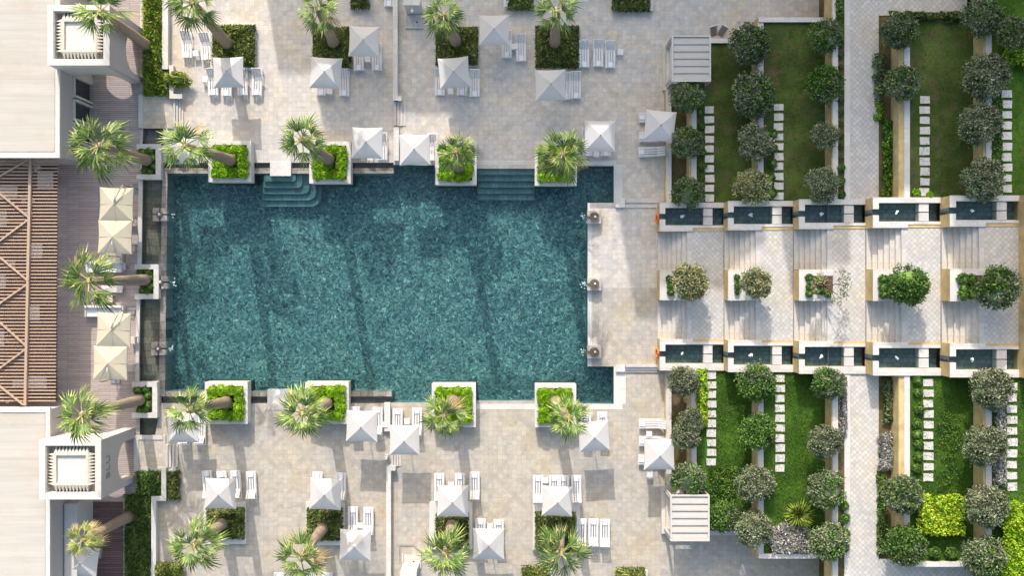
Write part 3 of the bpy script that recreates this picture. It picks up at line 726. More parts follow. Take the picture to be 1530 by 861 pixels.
for i, (px, py, w) in enumerate(((292,79,'between the two loungers left of the yellowish hedge'),(306,118,'left of the parasol below the yellowish hedge'),(492,136,'under parasol below the second upper hedge'),(549,88,'between loungers beside second upper hedge'),
    (673,136,'under the tilted upper parasol'),(768,69,'under the topmost shaded parasol'),(927,77,'right of the three open upper loungers'),(553,235,'right of the second upper planter'),(891,230,'right of the fourth upper planter'),
    (575,635,'between the two lower middle parasols'),(608,630,'left of the third lower planter'),(538,786,'between loungers by the lower dividing wall'),(674,725,'above the lower middle hedge bed'),(732,787,'above the bottom centre parasol'),
    (815,718,'under the lower right parasol'),(970,649,'between sideways loungers of the lower garden'),(971,710,'below the parasol beside the lower garden'))):
    o = t0 if i == 0 else copytree(t0); q = P(px, py, .4); o.location = (q.x, q.y, 0); o.rotation_euler.z = math.radians(random.uniform(-5,5))
    tag(o, 'small square white side table '+w, 'side table', 'small white side tables')

# ------------------------------------------------------------------ palms
def palm_crown(name, seed, R=1., dry=.25, nf=18, green='palm_green'):
    rng = random.Random(seed); b = MB(); ga = 2.39996
    for i in range(nf):
        f = i/(nf-1); az = i*ga+rng.uniform(-.3,.3); el = math.radians(66-90*f**.75+rng.uniform(-9,9))
        pet = R*(.42+.32*f)*rng.uniform(.85,1.15); bl = R*rng.uniform(.74,.98)
        ca, sa = math.cos(az), math.sin(az); out = Vector((ca*math.cos(el), sa*math.cos(el), math.sin(el)))
        side = Vector((-sa, ca, 0)); nrm = side.cross(out)*-1
        if nrm.z < 0: nrm = -nrm
        hub = out*pet; hub.z -= .06*f
        old = f > .7 and rng.random() < dry*1.6
        pm = 'palm_dry' if old else green
        b.bar(Vector(), hub, .045, .03, pm if old else 'palm_tip')
        roll = rng.uniform(-.9,.9); sd = (side*math.cos(roll)+nrm*math.sin(roll)); nn = (nrm*math.cos(roll)-side*math.sin(roll))
        ns = 14; droop = rng.uniform(.12,.42)
        for k in range(ns):
            th = (k/(ns-1)-.5)*math.radians(150); L = bl*(1-.30*(abs(th)/1.3)**1.5)*rng.uniform(.78,1.1)
            d = out*math.cos(th)+sd*math.sin(th); fold = -nn*(.34*abs(math.sin(th)))
            w = L*.043; p1 = hub+(d+fold)*L*.55; p2 = hub+(d+fold*1.1)*L; p2.z -= droop*L*(1+f*.5); p1.z -= .06*L
            perp = (sd*math.cos(th)-out*math.sin(th)); up_ = nn*.02*(1 if k % 2 else -1)
            tipm = 'palm_dry' if old or rng.random() < dry*.3 else 'palm_tip'
            b.add([hub-perp*.012, hub+perp*.012, p1+perp*w+up_, p1-perp*w+up_], [(0,1,2,3)], pm)
            b.add([p1-perp*w+up_, p1+perp*w+up_, p2], [(0,1,2)], tipm if rng.random() < .28 else pm)
    b.tube([(0,0,-.35),(0,0,.12)], [.2,.08], 'palm_dry', 8)
    me = b.build(name); m = me.data; bpy.data.objects.remove(me); return m
PC = [palm_crown('palm_leaves', 100+i, 1., (.04,.12,.08,.16)[i], (13,16,14,15)[i]) for i in range(4)]
PY = palm_crown('palm_leaves', 120, 1., .5, 16, 'palm_tip')
def palm(cx, cy, bx, by, r, z0, label, k, hh=None, yel=False):
    c = Vector((cx-CX, CY-cy)); q = Vector((bx-CX, CY-by))
    h = H*(1-q.length/c.length)+z0 if hh is None else hh; h = min(max(h, 7.2), 10.2)
    top = P(cx, cy, h); base = P(bx, by, z0)
    t = thing('palm_tree', label, 'palm', base, 0, 'fan palms round the terrace')
    v = top-base; pts = []; rs = []
    for i in range(9):
        f = i/8; pts.append(Vector((v.x*f, v.y*f, v.z*f))+Vector((.06*math.sin(f*3+k), .06*math.cos(f*4+k*2), 0))*f); rs.append((.40-.16*f if i else .45)*(1 if f < .9 else .95))
    b = MB(); b.tube(pts, rs, 'palm_trunk', 14); b.build('trunk', t, smooth=True)
    R = r/S*(H-h)/H/1.32
    link('crown', PY if yel else PC[k % 4], t, v, random.uniform(0, 6.3), (R, R, R*.95))
PL = [(150,16,222,70,44,0,'palm leaning over the upper white tower roof'),(288,4,342,68,42,.2,'palm with brown fronds above the yellowish hedge'),(477,13,499,66,38,.2,'palm in the dark hedge left of the upper dividing wall'),
 (662,22,682,64,36,.2,'palm in the hedge right of the upper dividing wall'),(831,16,829,66,38,.2,'palm in the large square hedge, upper right'),(147,218,222,240,49,.1,'large palm over the upper end of timber deck'),
 (276,217,347,240,43,.9,'palm of the first upper pool planter'),(452,209,492,239,40,.9,'palm of the second upper pool planter'),(682,226,685,250,33,.9,'small palm of the third upper pool planter'),
 (842,229,834,250,42,.9,'broad palm of the fourth upper pool planter'),(133,420,220,418,49,.1,'large palm over the middle of timber deck'),(122,621,212,597,44,.1,'palm beside the lower tower on the timber deck'),
 (282,612,340,601,40,.9,'palm of the first lower pool planter, with dry fronds'),(452,618,490,603,42,.9,'palm of the second lower pool planter'),(663,622,678,598,37,.9,'palm of the third lower pool planter'),
 (850,625,829,600,36,.9,'palm of the fourth lower pool planter'),(123,808,194,772,31,.1,'small yellowish palm beside the lower courtyard'),(290,816,335,781,42,.2,'palm in the hedge bed at lower left'),
 (449,834,484,788,41,.2,'palm in the second lower hedge bed, bottom'),(666,828,675,783,42,.2,'palm in the lower middle hedge bed, bottom'),(838,828,835,790,45,.2,'palm in the lower right hedge bed, bottom')]
for i, (a, c, d, e, r, z, lab) in enumerate(PL): palm(a, c, d, e, r, z, lab, i, yel='yellowish palm' in lab)

# ------------------------------------------------------------------ fountains at the pool sides
def spout(px, py, label, side):
    t = thing('fountain_plinth', label, 'fountain', P(px, py), 0, 'water spouts along the pool sides'); b = MB()
    if side == 'R':
        b.box(-.48,-.45,.48,.45,0,.5,'pale_stone'); b.build('plinth', t)
        b = MB(); b.tube([(0,0,.5),(0,0,.56),(0,0,.66)],[.14,.3,.34],'bronze',16); b.build('bowl', t)
        b = MB(); b.bar((0,0,.62),(-.62,0,.52),.12,.08,'bronze'); b.build('spout_lip', t)
        b = MB(); b.tube([(.05,0,.62),(.05,0,.8)],[.1,.04],'spray_white',8); b.build('water_jet', t)
        b = MB()
        for k in range(14): 
            x, y = -.72+random.gauss(0,.1), random.gauss(0,.13); b.tube([(x,y,-.16),(x,y,-.08)],[.05,.02],'spray_white',6)
        b.build('splash', t)
    else:
        b = MB()
        for sx in (-1,1):
            for sy in (-1,1): b.box(sx*.05, sy*.05, sx*.5, sy*.46, -1.5, .3, 'grey_stone')
        b.build('plinth', t)
        b = MB(); b.tube([(0,0,-.4),(0,0,.3),(0,0,.38)],[.1,.12,.22],'bronze',16); b.build('bowl', t)
        b = MB(); b.tube([(-.02,0,.36),(-.02,0,.5)],[.11,.05],'spray_white',8); b.build('water_jet', t)
        b = MB()
        for k in range(12):
            x, y = .78+random.gauss(0,.08), random.gauss(0,.1); b.tube([(x,y,-.16),(x,y,-.08)],[.05,.02],'spray_white',6)
        b.build('splash', t)
for py, w in ((325,'uppermost'),(424.5,'middle'),(525.5,'lowest')): spout(887, py, 'square stone water spout, '+w+' on the promenade side of the pool', 'R')
for px, py, w in ((241,321,'uppermost'),(242,422,'middle'),(239,521,'lowest')): spout(px, py, 'four-block stone water spout, '+w+' on the channel side of the pool', 'L')

# ------------------------------------------------------------------ terraced stairs with basins
L0 = 10.31; PITCH = 4.47
NW = ['lowest','second','middle','fourth','highest']
def basin(k, north):
    zb = LV*k; zt = LV*(k+1); x0 = L0+PITCH*k; x1 = x0+PITCH
    if north: yo0, yo1, yi0, yi1 = 3.97, 5.95, 4.38, 5.60
    else: yo0, yo1, yi0, yi1 = -5.75, -3.58, -5.27, -3.95
    side = 'upper' if north else 'lower'
    t = thing('fountain_basin', f'white rimmed dark water basin, {NW[k]} on the {side} side of the stairs', 'basin', (x0, (yo0+yo1)/2, zb), 0, 'stepped fountain basins beside the stairs')
    cy = t.location.y; yc = (yi0+yi1)/2-cy; a, d, e, f = yo0-cy, yo1-cy, yi0-cy, yi1-cy; h = zt-zb+.1; W = x1-x0
    b = MB()        # walls; west face split by the weir slot
    s_ = .2
    b.box(0, a, .38, yc-s_, -.1, h-.06, 'tan_render'); b.box(0, yc+s_, .38, d, -.1, h-.06, 'tan_render')
    b.box(.38, a, W-.01, e, -.1, h-.06, 'tan_render'); b.box(.38, f, W-.01, d, -.1, h-.06, 'tan_render'); b.build('wall', t)
    b = MB(); o = .015
    b.box(-o, a-o, .38, yc-s_, h-.06, h, 'coping_stone'); b.box(-o, yc+s_, .38, d+o, h-.06, h, 'coping_stone')
    inn = (f, d+o) if north else (a-o, e); stair = (a-o, e) if north else (f, d+o)
    b.box(.38, inn[0], W-.02, inn[1], h-.06, h, 'coping_stone'); b.box(.38, stair[0], 2.3, stair[1], h-.06, h, 'coping_stone')
    m_ = (stair[0]*.45+stair[1]*.55) if north else stair[0]
    b.box(2.3, m_ if north else stair[0], W-.02, stair[1] if north else stair[0]+.2, h-.06, h-.02, 'coping_stone'); b.build('coping', t)
    b = MB(); b.box(0, yc-s_, .38, yc+s_, -.1, h-.28, 'basin_tile'); b.box(.38, e, W-.01, f, -.1, h-.72, 'basin_tile'); b.build('basin_floor', t)
    b = MB(); b.add([(0,yc-s_,h-.24),(.38,yc-s_,h-.24),(.38,yc+s_,h-.24),(0,yc+s_,h-.24)], [(0,1,2,3)], 'basin_water')
    b.add([(.38,e,h-.24),(W-.01,e,h-.24),(W-.01,f,h-.24),(.38,f,h-.24)], [(0,1,2,3)], 'basin_water'); b.build('water', t)
    for y0, y1 in ((e+.03, yc-.03), (yc+.03, f-.03)):
        b = MB(); b.box(3.05, y0, 3.68, y1, h-.7, h-.08, 'coping_stone'); b.build('stepping_slab', t)
    if k == 2:
        b = MB(); b.box(2.0, e, 2.08, f, h-.7, h-.26, 'basin_tile'); b.build('divider', t)
    b = MB(); jx = 1.6+.1*math.sin(k*3)
    for q in range(7): 
        x, y = jx+random.gauss(0,.05), yc+random.gauss(0,.05); b.tube([(x,y,h-.26),(x,y,h-.26+random.uniform(.05,.16))],[.07,.025],'spray_white',7)
    b.build('water_jet', t)
for k in range(5): basin(k, True); basin(k, False)
for k in range(5):
    zb = LV*k; zt = LV*(k+1); x0 = L0+PITCH*k
    t = thing('stair_planter', f'white topped rectangular planter block, {NW[k]} in the middle of the stairs', 'planter', (x0, .2, zb), 0, 'planter blocks on the stairs')
    h = zt-zb+.12; b = MB(); b.box(0, -1.04, 2.25, 1.02, -.1, h-.06, 'tan_render'); b.build('wall', t)
    b = MB(); b.box(-.015, -1.06, .75, 1.04, h-.06, h, 'coping_stone'); b.box(.75, .62, 2.27, 1.04, h-.06, h, 'coping_stone'); b.box(.75, -1.06, 2.27, -.62, h-.06, h, 'coping_stone'); b.build('coping', t)
    b = MB(); b.box(.75, -.62, 2.26, .62, h-.1, h-.03, 'coping_stone' if k < 2 else 'soil'); b.build('soil', t)
    for side, y0, y1 in (('upper', 1.24, 3.97), ('lower', -3.58, -.84)):
        t = thing('stone_stairs', f'pale stone stair flight, {NW[k]} on the {side} side of the planter blocks', 'stairs', (x0, (y0+y1)/2, zb), 0, 'stair flights between garden terraces')
        l = (y1-y0)/2
        for i in range(7):
            b = MB(); b.box(.02+i*.315, -l+.004, .02+(i+1)*.315+(.02 if i == 6 else 0), l-.004, -.05, LV/7*(i+1)-.003*(i == 6), 'step_stone'); b.box(.02+i*.315-.012, -l+.006, .02+i*.315+.03, l-.006, LV/7*(i+1)-.03, LV/7*(i+1)+.002, 'terrace_slab'); b.build('step', t)
b = MB()
for k in range(5): b.box(L0+PITCH*k+2.22, -3.58, L0+PITCH*(k+1)-.005, 3.97, LV*(k+1)-.6, LV*(k+1), 'path_stone')
for k in range(5):  # fill under the platforms, seen as risers only
    b.box(L0+PITCH*k+2.26, -3.57, L0+PITCH*(k+1)-.006, 3.96, 0, LV*(k+1)-.6, 'tan_render')
struct(b.build('stair_landing'))
b = MB(); b.box(L0+PITCH*5, -5.75, 46, 5.95, 0, LV*6, 'tan_render'); b.box(L0+PITCH*5-.02, -5.77, 46, 5.97, LV*6, LV*6+.06, 'coping_stone'); struct(b.build('upper_terrace'))

# ------------------------------------------------------------------ gardens
def ground_block(name, x0, y0, x1, y1, z, mat, z0=-.05):
    b = MB(); b.box(x0, y0, x1, y1, z0, z, mat); return struct(b.build(name))
LX = [11.2, 12.9, 17.2, 21.9, 22.7, 24.6, 26.2, 30.9]
def garden(north):
    s_ = 1 if north else -1; yb = 5.95 if north else -5.75
    G1e, G2e, G4e = (17.4, 18.5, 18.3) if north else (-17.25, -18.5, -18.2)
    FAR = 27*s_; g = 'shade_grass' if north else 'lawn_grass'
    R = lambda n, x0, x1, ye, z, m: ground_block(n, x0, min(yb, ye), x1, max(yb, ye), z, m)
    R('earth_bed', 11.15, 12.5, 14.0*s_, .35, 'bed_earth')
    R('lawn', 12.86, 16.9, G1e-.35*s_, 1.25, g); R('lawn', 17.15, 21.6, G2e-.35*s_, 2.57, g)
    R('earth_bed', 21.85, 22.4, FAR, 3.9, 'bed_earth'); R('path', 22.4, 24.62, FAR, 3.95, 'path_stone')
    R('earth_bed', 24.62, 25.5, G4e, 3.9, 'bed_earth'); R('lawn', 26.1, 30.6, G4e-.1*s_, 5.15, 'shade_grass' if north else 'lawn_grass')
    R('lawn', 30.95, 44, FAR, 6.5, 'lawn_grass')
    ground_block('path', 24.63, G4e+.02*s_, 32.6 if not north else 30.55, FAR, 3.947, 'path_stone')
    u = 'upper' if north else 'lower'
    def rw(label, xf, xc, ye, zb, zt, cw=.36):
        t = thing('retaining_wall', label, 'retaining wall', (xf, yb, zb), 0, 'retaining walls between garden terraces'); l = ye-yb
        b = MB(); b.box(0, min(0,l), xc-xf+.02, max(0,l), -.2, zt-zb-.06, 'tan_render'); b.build('wall_body', t)
        b = MB(); b.box(xc-xf-cw+.36, min(0,l), xc-xf+.37, max(0,l), zt-zb-.06, zt-zb, 'coping_stone'); b.build('coping', t)
    rw(f'low white coping wall between the terrace and the {u} garden', 10.84, 10.88, 17.2*s_ if north else -17.2, 0, .6)
    rw(f'short retaining wall below the nearest {u} tree row', 12.35, 12.5, 14.0*s_, .35, 1.4)
    rw(f'retaining wall between the first two {u} lawns', 16.75, 16.84, G2e if not north else G2e, 1.25, 2.7)
    rw(f'tan and white retaining wall left of the {u} garden path', 21.45, 21.5, FAR, 2.57, 4.02)
    rw(f'tan and white retaining wall right of the {u} garden path', 25.45, 25.8, G4e, 3.9, 5.3)
    rw(f'rightmost tan and white retaining wall in the {u} garden', 30.4, 30.55, FAR if north else G4e, 5.15, 6.6)
    t = thing('path_kerb', f'white stone edge along the {u} garden path', 'kerb', (22.3, yb, 3.9)); b = MB(); l = FAR-yb
    b.box(0, min(0,l), .38, max(0,l), -.1, .1, 'coping_stone'); b.build('kerb_stone', t)
    # end walls
    def ew(label, x0, x1, y, z, th=.32):
        t = thing('end_wall', label, 'wall', (x0, y, 0)); b = MB(); b.box(0, -th/2+.01, x1-x0-.01, th/2-.01, -.05, z-.06, 'tan_render'); b.build('wall_body', t)
        b = MB(); b.box(0, -th/2, x1-x0, th/2, z-.06, z, 'coping_stone'); b.build('coping', t)
    ew(f'white end wall of the first {u} lawn', 13.5 if north else 13.6, 16.74, G1e-.15*s_, 1.45)
    ew(f'white end wall of the second {u} lawn', 16.84, 21.44, G2e-.15*s_, 2.8)
garden(True); garden(False)
t = thing('end_wall', 'white end wall with shrubs closing the third lower lawn', 'wall', (26.2,-18.3,3.9)); b = MB(); b.box(0,0,4.2,.3,0,1.5,'tan_render'); b.build('wall_body', t); b = MB(); b.box(0,-.02,4.2,.32,1.5,1.57,'coping_stone'); b.build('coping', t)
# stepping stones
def stones(px, y0, y1, n, z, row, w=.64, off=0):
    for i in range(n):
        py = y0+(y1-y0)*i/(n-1); q = P(px+random.uniform(-.5,.5), py, z); s2 = w/2*random.uniform(.95,1.05); l = .24*random.uniform(.95,1.08)
        b = MB(); j = lambda: random.uniform(-.02,.02)
        b.prism([(-s2+j(),-l+j()),(-s2*.4,-l+j()),(s2+j(),-l+j()),(s2+j(),l+j()),(s2*.3,l+j()),(-s2+j(),l+j())], -.03, .035, 'coping_stone')
        o = b.build('stepping_stone', None, q); tag(o, f'pale square stepping stone, {ORD[i]} from top in the {row} row', 'stepping stone', 'stepping stones in the lawns')
stones(1060,164,296,10,1.28,'upper nearest'); stones(1163.5,160,307-14,10,2.6,'upper second'); stones(1381.5,149,287,10,5.18,'upper third'); stones(1504,140,282,10,6.53,'upper rightmost')
stones(1063,561,691,10,1.28,'lower nearest'); stones(1165.5,566,700,10,2.6,'lower second'); stones(1387,572,714,10,5.18,'lower third'); stones(1512,578,728,10,6.53,'lower rightmost')

# ------------------------------------------------------------------ trees
KINDS = {'olive': ['leaf_olive','leaf_green'], 'silver': ['leaf_silver','leaf_olive'], 'green': ['leaf_green','leaf_olive'], 'mixed': ['leaf_olive','leaf_green'], 'yellow': ['leaf_yellowish','leaf_olive'], 'dark': ['leaf_dark','leaf_green']}
CM = {k: [crown_mesh('crown_foliage', v, 1, 115, 44, (.135,.075), .85, .2, {'olive':.16,'green':.25,'mixed':.3,'silver':.3,'yellow':.2}.get(k, 0), seed=hash(k) % 97 if False else 200+7*i+j, holes=(1 if j else 0)) for j in range(2)] for i, (k, v) in enumerate(KINDS.items())}
scr = crown_mesh('crown_foliage', ['leaf_silver','leaf_yellowish'], 1, 60, 16, (.14,.06), .8, .3, .4, seed=501, core=0, holes=3)
def tree(px, py, r, zg, kind, label, h=1.75, group='clipped round garden trees', me=None, trunkdx=0):
    zc = zg+h; c = P(px, py, zc); R = .94*r/S*(H-zc)/H
    t = thing('round_tree', label, 'tree', (c.x+trunkdx, c.y, zg), 0, group)
    b = MB(); b.tube([(0,0,0),(.03-trunkdx*.3,.02,h*.5),(-trunkdx,0,h)],[.09,.07,.05],'trunk_bark',8)
    for a in range(5):
        an = a*1.3+px; b.tube([(-trunkdx*.5,0,h*.45),(-trunkdx+R*.55*math.cos(an),R*.55*math.sin(an),h+R*.1)],[.05,.02],'trunk_bark',6)
    b.build('trunk', t, smooth=True)
    m = me or random.choice(CM[kind]); link('crown', m, t, (-trunkdx,0,h), random.uniform(0,6.3), (R*random.uniform(.97,1.06), R*random.uniform(.95,1.04), R))
TR = [ # px, py, r, zg, kind, label
 (1026,143,24,.4,'olive','dark olive ball tree just below the upper cabana'),(1025,214,24,.4,'olive','dark olive ball tree beside the tilted garden parasol'),(1027,288,24,.4,'olive','dark olive ball tree over the lowest upper basin'),
 (1118,67,31,1.3,'olive','large dark ball tree, topmost of the second upper row'),(1124,142,33,1.3,'olive','largest dark ball tree in the second upper row'),(1129,213,27,1.3,'silver','grey ball tree, third in the second upper row'),(1124,281,28,1.3,'yellow','pale yellowish ball tree above the second upper basin'),
 (1232,54,25,2.6,'mixed','green ball tree at top left of the upper path'),(1231,126,28,2.6,'green','half bright green ball tree left of the upper path'),(1233,202,21,2.6,'silver','small grey ball tree left of the upper path'),(1226,277,26,2.6,'silver','grey ball tree above the middle upper basin'),
 (1343,46,26,4.0,'olive','dark ball tree at top right of the upper path'),(1347,126,27,4.0,'olive','dark ball tree, second right of the upper path'),
 (1466,26,29,5.3,'olive','dark ball tree at top of the rightmost upper row'),(1473,114,33,5.3,'silver','hollow purplish ball tree in the rightmost upper row'),(1463,185,31,5.3,'silver','pale grey ball tree, third in rightmost upper row'),(1469,270,31,5.3,'silver','grey ball tree above the highest upper basin'),
 (1515,50,24,6.5,'olive','dark tree cut by the right edge near top'),
 (1020,569,23,.4,'silver','olive ball tree below the lowest lower basin'),(1032,629,20,.4,'silver','smaller ball of the twin trees beside lime hedge'),(1025,651,22,.4,'silver','greyer ball of the twin trees beside lime hedge'),(1027,716,26,.4,'olive','dark ball tree just above the lower cabana'),
 (1130,572,28,1.3,'green','green ball tree, first in the second lower row'),(1130,645,27,1.3,'green','bright green ball tree, second in the second lower row'),(1127,724,28,1.3,'silver','purplish grey ball tree, third in second lower row'),(1127,790,27,1.3,'silver','grey ball tree, last in the second lower row'),
 (1236,573,25,2.6,'mixed','green ball tree below the middle lower basin'),(1233,660,26,2.6,'silver','brown grey ball tree left of the lower path'),(1235,733,29,2.6,'olive','broad grey ball tree left of the lower path'),(1237,808,28,2.6,'olive','lowest grey ball tree left of the lower path'),
 (1348,740,29,4.0,'olive','grey ball tree right of the lower path'),(1351,815,31,4.0,'green','dark green ball tree right of the lower path'),
 (1481,580,31,5.3,'silver','pale grey ball tree below the highest lower basin'),(1471,665,31,5.3,'silver','grey green ball tree, second in rightmost lower row'),(1474,755,31,5.3,'silver','grey ball tree beside the lime hedges'),(1469,830,31,5.3,'olive','dark grey ball tree at bottom of rightmost row')]
for a in TR: tree(*a)
tree(1080,772,24,1.25,'green','low bushy green shrub tree beside the lower cabana', h=.8)
G2 = 'ball trees in the stair planters'
tree(1032,422,28,1.3,'yellow','round tree in the lowest stair planter', 1.6, G2, trunkdx=-.5); tree(1131,423,24,2.6,'yellow','round tree in the second stair planter', 1.5, G2, trunkdx=-.4)
tree(1243,427,30,4.0,'silver','sparse scraggly tree in the middle stair planter', 1.5, G2, me=scr, trunkdx=-.5); tree(1356,427,30,5.3,'green','leafy green tree in the fourth stair planter', 1.5, G2, trunkdx=-.6)
tree(1489,430,33,6.7,'mixed','largest green tree in the highest stair planter', 1.6, G2, trunkdx=-.7)
def tufts(lst, z, r, me, label, group):
    for (px, py) in lst: put(random.choice(me), 'grass_tuft', px, py, z+r*.5, r*random.uniform(.85,1.15), label, 'shrub', group)
tufts([(1000,417),(1001,428),(1002,437)], 1.45, .24, dball, 'small green tuft in the lowest stair planter', 'tufts in the lowest stair planter')
tufts([(1101,415),(1102,427),(1101,437)], 2.75, .22, dball, 'small green tuft in the second stair planter', 'tufts in the second stair planter')
tufts([(1209,415),(1209,428),(1209,439),(1225,418),(1226,434),(1237,440)], 4.05, .27, dball, 'small green tuft in the middle stair planter', 'tufts in the middle stair planter')
tufts([(1319,417),(1319,430),(1320,440),(1334,418),(1332,438)], 5.4, .34, dball, 'small green tuft in the fourth stair planter', 'tufts in the fourth stair planter')
tufts([(1439,417),(1440,430),(1440,441),(1452,418),(1452,438)], 6.7, .34, dball, 'small green tuft in the highest stair planter', 'tufts in the highest stair planter')
tufts([(1371+random.uniform(-2,3), y) for y in (569,587,611,633,649,664,682,700)], 5.1, .3, dball, 'small round shrub beside the lower third stepping stones', 'shrubs beside lower stepping stones')
tufts([(1369,288),(1388,292)], 5.1, .25, ball, 'small lime shrub at the end of upper third stones', 'lime shrubs at upper stones')
tufts([(1257,y) for y in (251,271,290)], 3.9, .27, dball, 'small round shrub in the bed left of upper path', 'shrubs left of the upper path')
tufts([(1262,y) for y in (756,775,797,818)], 3.9, .33, dball, 'small round shrub in the bed left of lower path', 'shrubs left of the lower path')
tufts([(1256,y) for y in range(66,245,17)], 3.9, .2, [crown_mesh('shrub_foliage', ['leaf_dark'], 1, 30, 20, (.28,.13), .8, seed=61)], 'tiny brownish shrub in the bed left of upper path', 'brownish shrubs left of the upper path')
tufts([(1049+random.uniform(-3,2), y) for y in range(168,300,20)], 1.25, .26, dball, 'dark little shrub beside the upper nearest stepping stones', 'shrubs beside upper nearest stones')
tufts([(1153+random.uniform(-3,3), y) for y in range(200,300,22)], 2.57, .32, dball, 'little green shrub beside the upper second stepping stones', 'shrubs beside upper second stones')
tufts([(1396,826),(1421,826)], 5.2, .36, dball, 'round tuft on the end wall of third lower lawn', 'tufts at the end wall')
# planting masses
def shrubmass(label, a, c, d, e, z, h, mats, **kw):
    kw.setdefault('rough', min(.4, abs(d-a)/21*.22)); me = pmass('shrub_foliage', a, c, d, e, z, h, mats, kw.pop('dens', 420), kw.pop('leaf', (.2,.11)), **kw)
    t = link('hedge', me); return tag(t, label, 'hedge')
shrubmass('narrow lime yellow hedge strip beside lower stepping stones', 1042,553,1058,640,1.25,.6,['leaf_lime','leaf_bright'])
shrubmass('big lime yellow shrub block right of the lower path', 1376,741,1448,806,5.15,.9,['leaf_lime','leaf_bright'], bumps=.8)
shrubmass('bright green hedge block at the lower right corner', 1498,748,1545,900,6.5,.9,['leaf_bright','leaf_lime'], bumps=.8)
shrubmass('bright lime shrub at the upper right edge', 1500,42,1545,100,6.5,.9,['leaf_lime','leaf_green'], bumps=.8)
shrubmass('bright lime shrub strip beside the path, upper garden', 1311,150,1322,178,3.9,.6,['leaf_bright','leaf_green'])
shrubmass('mixed green shrub strip along the upper path bed', 1309,78,1326,150,3.9,.7,['leaf_olive','leaf_green'])
shrubmass('low green shrub strip below the path bed, upper garden', 1322,178,1337,292,3.9,.5,['leaf_green','leaf_bright'])
shrubmass('dark green shrub in the lower path bed top', 1322,566,1340,634,3.9,.5,['leaf_dark','leaf_olive'])
shrubmass('silver grey lavender block in the lower path bed', 1314,646,1340,706,3.9,.6,['leaf_lavender','leaf_silver'], leaf=(.22,.07))
shrubmass('green undergrowth along the lower path bed', 1314,706,1326,830,3.9,.5,['leaf_green','leaf_dark'])
shrubmass('silver lavender strip beside the rightmost lower stones', 1490,600,1508,728,6.5,.6,['leaf_lavender','leaf_silver'], leaf=(.22,.07))
shrubmass('thin silver lavender strip left of the lower path', 1257,562,1267,655,3.9,.4,['leaf_lavender','leaf_silver'], leaf=(.22,.07))
shrubmass('grey driftwood-like lavender patch below the yucca', 1150,782,1212,832,2.57,.6,['leaf_lavender','leaf_silver'], leaf=(.3,.08))
shrubmass('clipped green hedge along the top of third upper lawn', 1330,14,1442,30,5.15,.5,['leaf_dark','leaf_green'])
shrubmass('green climbing strip beside the top of upper path', 1252,-20,1262,58,3.9,.5,['leaf_green','leaf_dark'])
bed('ground_cover','bushy green ground cover on the third lower lawn',1400,612,1440,735,5.15,.2,['grass_blade','leaf_green'],dens=200,leaf=(.14,.07),rough=.9,core=False)
bed('ground_cover','leafy ground cover at foot of first lower lawn',1062,700,1100,750,1.25,.25,['leaf_green','grass_blade'],dens=200,leaf=(.2,.08),core=False)
bed('ground_cover','loose green ground cover beside the upper right stones',1484,150,1500,290,6.5,.3,['leaf_green','leaf_dark'],dens=200,leaf=(.2,.08),core=False)
# yucca
b = MB(); rng = random.Random(5)
for i in range(110):
    az = i*2.4; el = math.radians(80-75*(i/110)**.8); L = rng.uniform(1.0,1.35); d = Vector((math.cos(az)*math.cos(el), math.sin(az)*math.cos(el), math.sin(el))); s_ = Vector((-math.sin(az), math.cos(az), 0))*.05
    p0_, p1_, p2_ = d*.08, d*L*.6, d*L-Vector((0,0,.15*L)); b.add([p0_-s_*.6, p0_+s_*.6, p1_+s_, p1_-s_], [(0,1,2,3)], 'leaf_strap'); b.add([p1_-s_, p1_+s_, p2_], [(0,1,2)], 'leaf_strap' if i % 3 else 'leaf_lime')
t = thing('yucca', 'spiky green yucca rosette above the lavender patch', 'yucca', P(1191,768,2.57)); o = b.build('leaves', t, (0,0,.3))
b = MB(); b.tube([(0,0,0),(0,0,.35)],[.12,.1],'trunk_bark',8); b.build('stem', t)
# grass blades
def blades():
    cs = []
    for north in (0, 1):
        s_ = 1 if north else -1; yb = 5.95*s_ if north else -5.75
        for x0, x1, ye, z, den in ((13.6,16.7,17 *s_,1.25,45),(18,21.4,18.1*s_,2.57,45),(26.9,30.35,18*s_,5.15,45),(31.0,36,20*s_,6.5,45)):
            n = int((x1-x0)*abs(ye-yb)*den*(2.2 if not north else .8)); cs.append(np.stack([RNG.uniform(x0,x1,n), RNG.uniform(min(yb,ye),max(yb,ye),n), z+RNG.uniform(.02,.1,n)],1))
    c = np.vstack(cs); d = RNG.normal(size=c.shape)*.6; d[:,2] = abs(d[:,2])+.5; d /= np.linalg.norm(d, axis=1)[:,None]
    o = link('grass', leaves('grass', c, d, RNG.uniform(.08,.17,len(c)), .045, ['grass_blade'])); struct(o, 'stuff'); o['label'] = 'short green grass tufts on the lawns'; o['category'] = 'grass'
blades()

